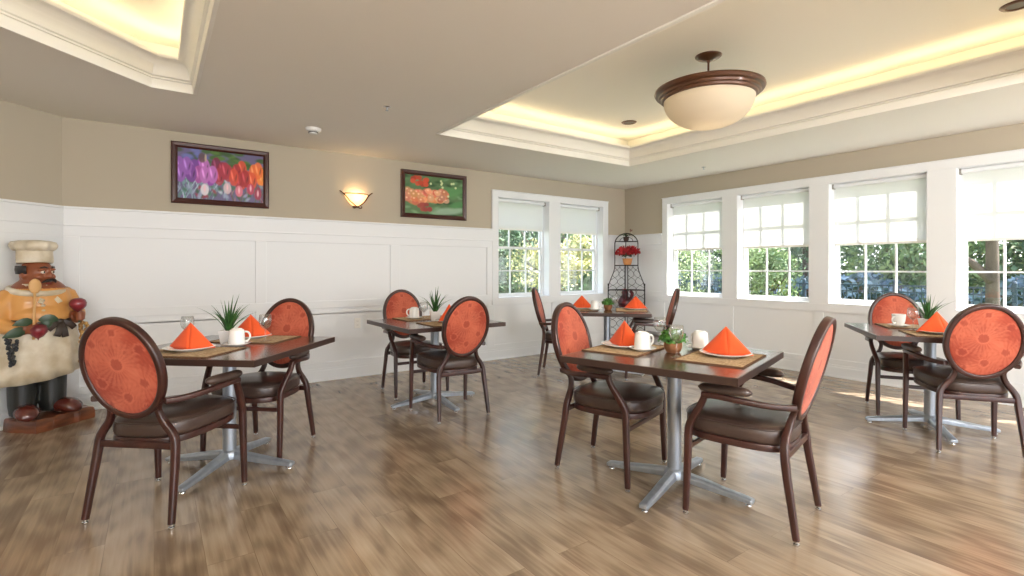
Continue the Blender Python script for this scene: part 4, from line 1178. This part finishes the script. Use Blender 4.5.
tree('leafy_tree', 31, 4, 9, 4.4, 1, 15, 'tall mid green tree in the far tree line beyond the drive', size=.24)
tree('leafy_tree', 29, -3.5, 9, 4.4, 1, 16, 'tall mid green tree in the far tree line at the right edge', size=.24)
tree('leafy_tree', 25, 16.5, 9, 4.4, 0, 17, 'tall dark tree in the far tree line behind the second right wall window', size=.24)
tree('leafy_tree', 16.5, 19, 9, 4.2, 0, 18, 'tall dark tree in the far tree line behind the first right wall window', size=.22)
tree('leafy_tree', 7.5, 24, 9, 4.6, 1, 19, 'tall mid green tree far behind both back wall windows', size=.24)
def hedge(x0, y0, x1, y1, h, label, seed, g=0):
    root = empty('tall_hedge', (x0, y0, GZ)); tag(root, label, 'hedge', 'tall hedges bounding the garden')
    L_ = hypot(x1-x0, y1-y0); d = Vector(((x1-x0)/L_, (y1-y0)/L_, 0)); nn = Vector((-d.y, d.x, 0)); random.seed(seed); vs = []; fs = []
    for k in range(int(L_*520)):
        u = random.uniform(0, L_); hh = h*(.82+.18*sin(u*1.3+seed)+.08*sin(u*4.1)); z = hh*random.random()**.7
        c = d*u+nn*random.uniform(-.75,.75)+Vector((0,0,z)); q = Vector((random.uniform(-1,1),random.uniform(-1,1),random.uniform(-.3,1))).normalized(); s1 = q.orthogonal().normalized(); s1 = Matrix.Rotation(random.uniform(0,6.28),3,q) @ s1; t1 = q.cross(s1); w = random.uniform(.07,.15)
        n0 = len(vs); vs += [c-s1*w, c+t1*w*.5, c+s1*w, c-t1*w*.5]; fs.append((n0,n0+1,n0+2,n0+3))
    MB().add(vs, fs).build('foliage', greens[g], root)
    c = MB(); rings = []
    m_ = int(L_); 
    for i in range(m_+1):
        u = L_*i/m_; hh = h*(.82+.18*sin(u*1.3+seed))*.86; o = d*u
        rings.append([o+nn*.45, o+nn*.5+Vector((0,0,hh*.6)), o+nn*.25+Vector((0,0,hh)), o-nn*.25+Vector((0,0,hh)), o-nn*.5+Vector((0,0,hh*.6)), o-nn*.45])
    c.loft(rings).build('branch_core', mat('hedge_core', (52,66,44), .9, noise=((2,2,2),(36,48,32),4)), root)
greens.append(mat('foliage_blue_shade', (132,152,166), .6, noise=((1.5,1.5,1.5),(86,108,126),3)))  # bluish shade on the shrubs behind the fence, put into the leaf colour
hedge(17.2, -5, 17.2, 13, 1.35, 'low hedge with blue grey shade in its colour just beyond the metal fence', 5, 4)
hedge(23.5, -7, 23.5, 17.5, 2.3, 'long tall hedge beyond the pale drive outside the right windows', 2)
hedge(-5, 18.6, 22.5, 18.6, 3.6, 'long tall hedge at the end of the lawn outside the back wall windows', 3)
# metal fence
M_fence = mat('dark_blue_fence', (44,62,78), .5)
root = empty('metal_fence', (14, 0, GZ)); tag(root, 'dark metal picket fence outside the right wall windows', 'fence')
for k in range(8):
    y = -3.5+2.0*k; MB().box((-.035,y-.035,0),(.035,y+.035,1.20)).lathe([(.045,1.20),(.03,1.23),(.0005,1.25)],8,(0,y,0)).build('post', M_fence, root)
    if k < 7:
        p = MB(); p.box((-.016,y+.035,1.08),(.016,y+1.965,1.12)); p.box((-.016,y+.035,.94),(.016,y+1.965,.97)); p.box((-.016,y+.035,.12),(.016,y+1.965,.15))
        for q in range(1, 16): p.box((-.010,y+.125*q-.010,.06),(.010,y+.125*q+.010,1.12))
        p.build('fence_panel', M_fence, root)

# ------------------------------------------------------------------ light and camera
w = bpy.data.worlds.new('sky'); SC.world = w; w.use_nodes = True; nt = w.node_tree; bg = nt.nodes['Background']
tc = nt.nodes.new('ShaderNodeTexCoord'); sp = nt.nodes.new('ShaderNodeSeparateXYZ'); rp = nt.nodes.new('ShaderNodeValToRGB')
nt.links.new(tc.outputs['Generated'], sp.inputs[0]); nt.links.new(sp.outputs['Z'], rp.inputs[0]); nt.links.new(rp.outputs[0], bg.inputs[0])
rp.color_ramp.elements[0].position = 0; rp.color_ramp.elements[0].color = (.95, .97, 1, 1); rp.color_ramp.elements[1].position = .7; rp.color_ramp.elements[1].color = (.62, .78, 1, 1)
bg.inputs[1].default_value = WORLD_STR = 2.2
s = bpy.data.lights.new('sun', 'SUN'); s.energy = 14.0; s.angle = radians(.6); s.color = (1, .97, .93)
so = bpy.data.objects.new('sun', s); COL.objects.link(so); so.rotation_euler = Vector((-.65, .64, -1)).to_track_quat('-Z', 'Y').to_euler()

# added fill lamps in ceiling fittings, unseen behind the camera, brightening the room
for i, (x, y) in enumerate(((-1.2, -1.4), (1.5, -1.2), (4.2, -1.2), (1.5, -3.0))):
    root = empty('downlight', (x, y, H)); tag(root, 'added unseen fill light behind the viewpoint, number %s from the left' % ['one','two','three','four'][i], 'ceiling light', 'added fill lights behind the viewpoint')
    MB().lathe([(.10,-.002),(.115,-.03),(.135,-.03),(.145,0),(.10,0)], 32).build('trim_ring', M_bronze, root, smooth=True)
    MB().lathe([(.0005,-.045),(.07,-.040),(.112,-.02)], 24).build('diffuser', M_alab, root, smooth='all')
    point('lamp_bulb', (0, 0, -.16), 62, (1, .97, .95), .12, root)

cam = bpy.data.cameras.new('camera'); co = bpy.data.objects.new('camera', cam); COL.objects.link(co)
cam.sensor_width = 36; cam.lens = 508/1024*36; cam.shift_y = -20/1024; cam.clip_start = .05; cam.clip_end = 200
co.location = (0, 0, EH); th = math.atan((512-154)/508); co.rotation_euler = (pi/2, 0, -th)
SC.camera = co
SC.view_settings.view_transform = 'Standard'; SC.view_settings.look = 'None'; SC.view_settings.gamma = 1; SC.view_settings.use_curve_mapping = False
SC.view_settings.exposure = 0.92
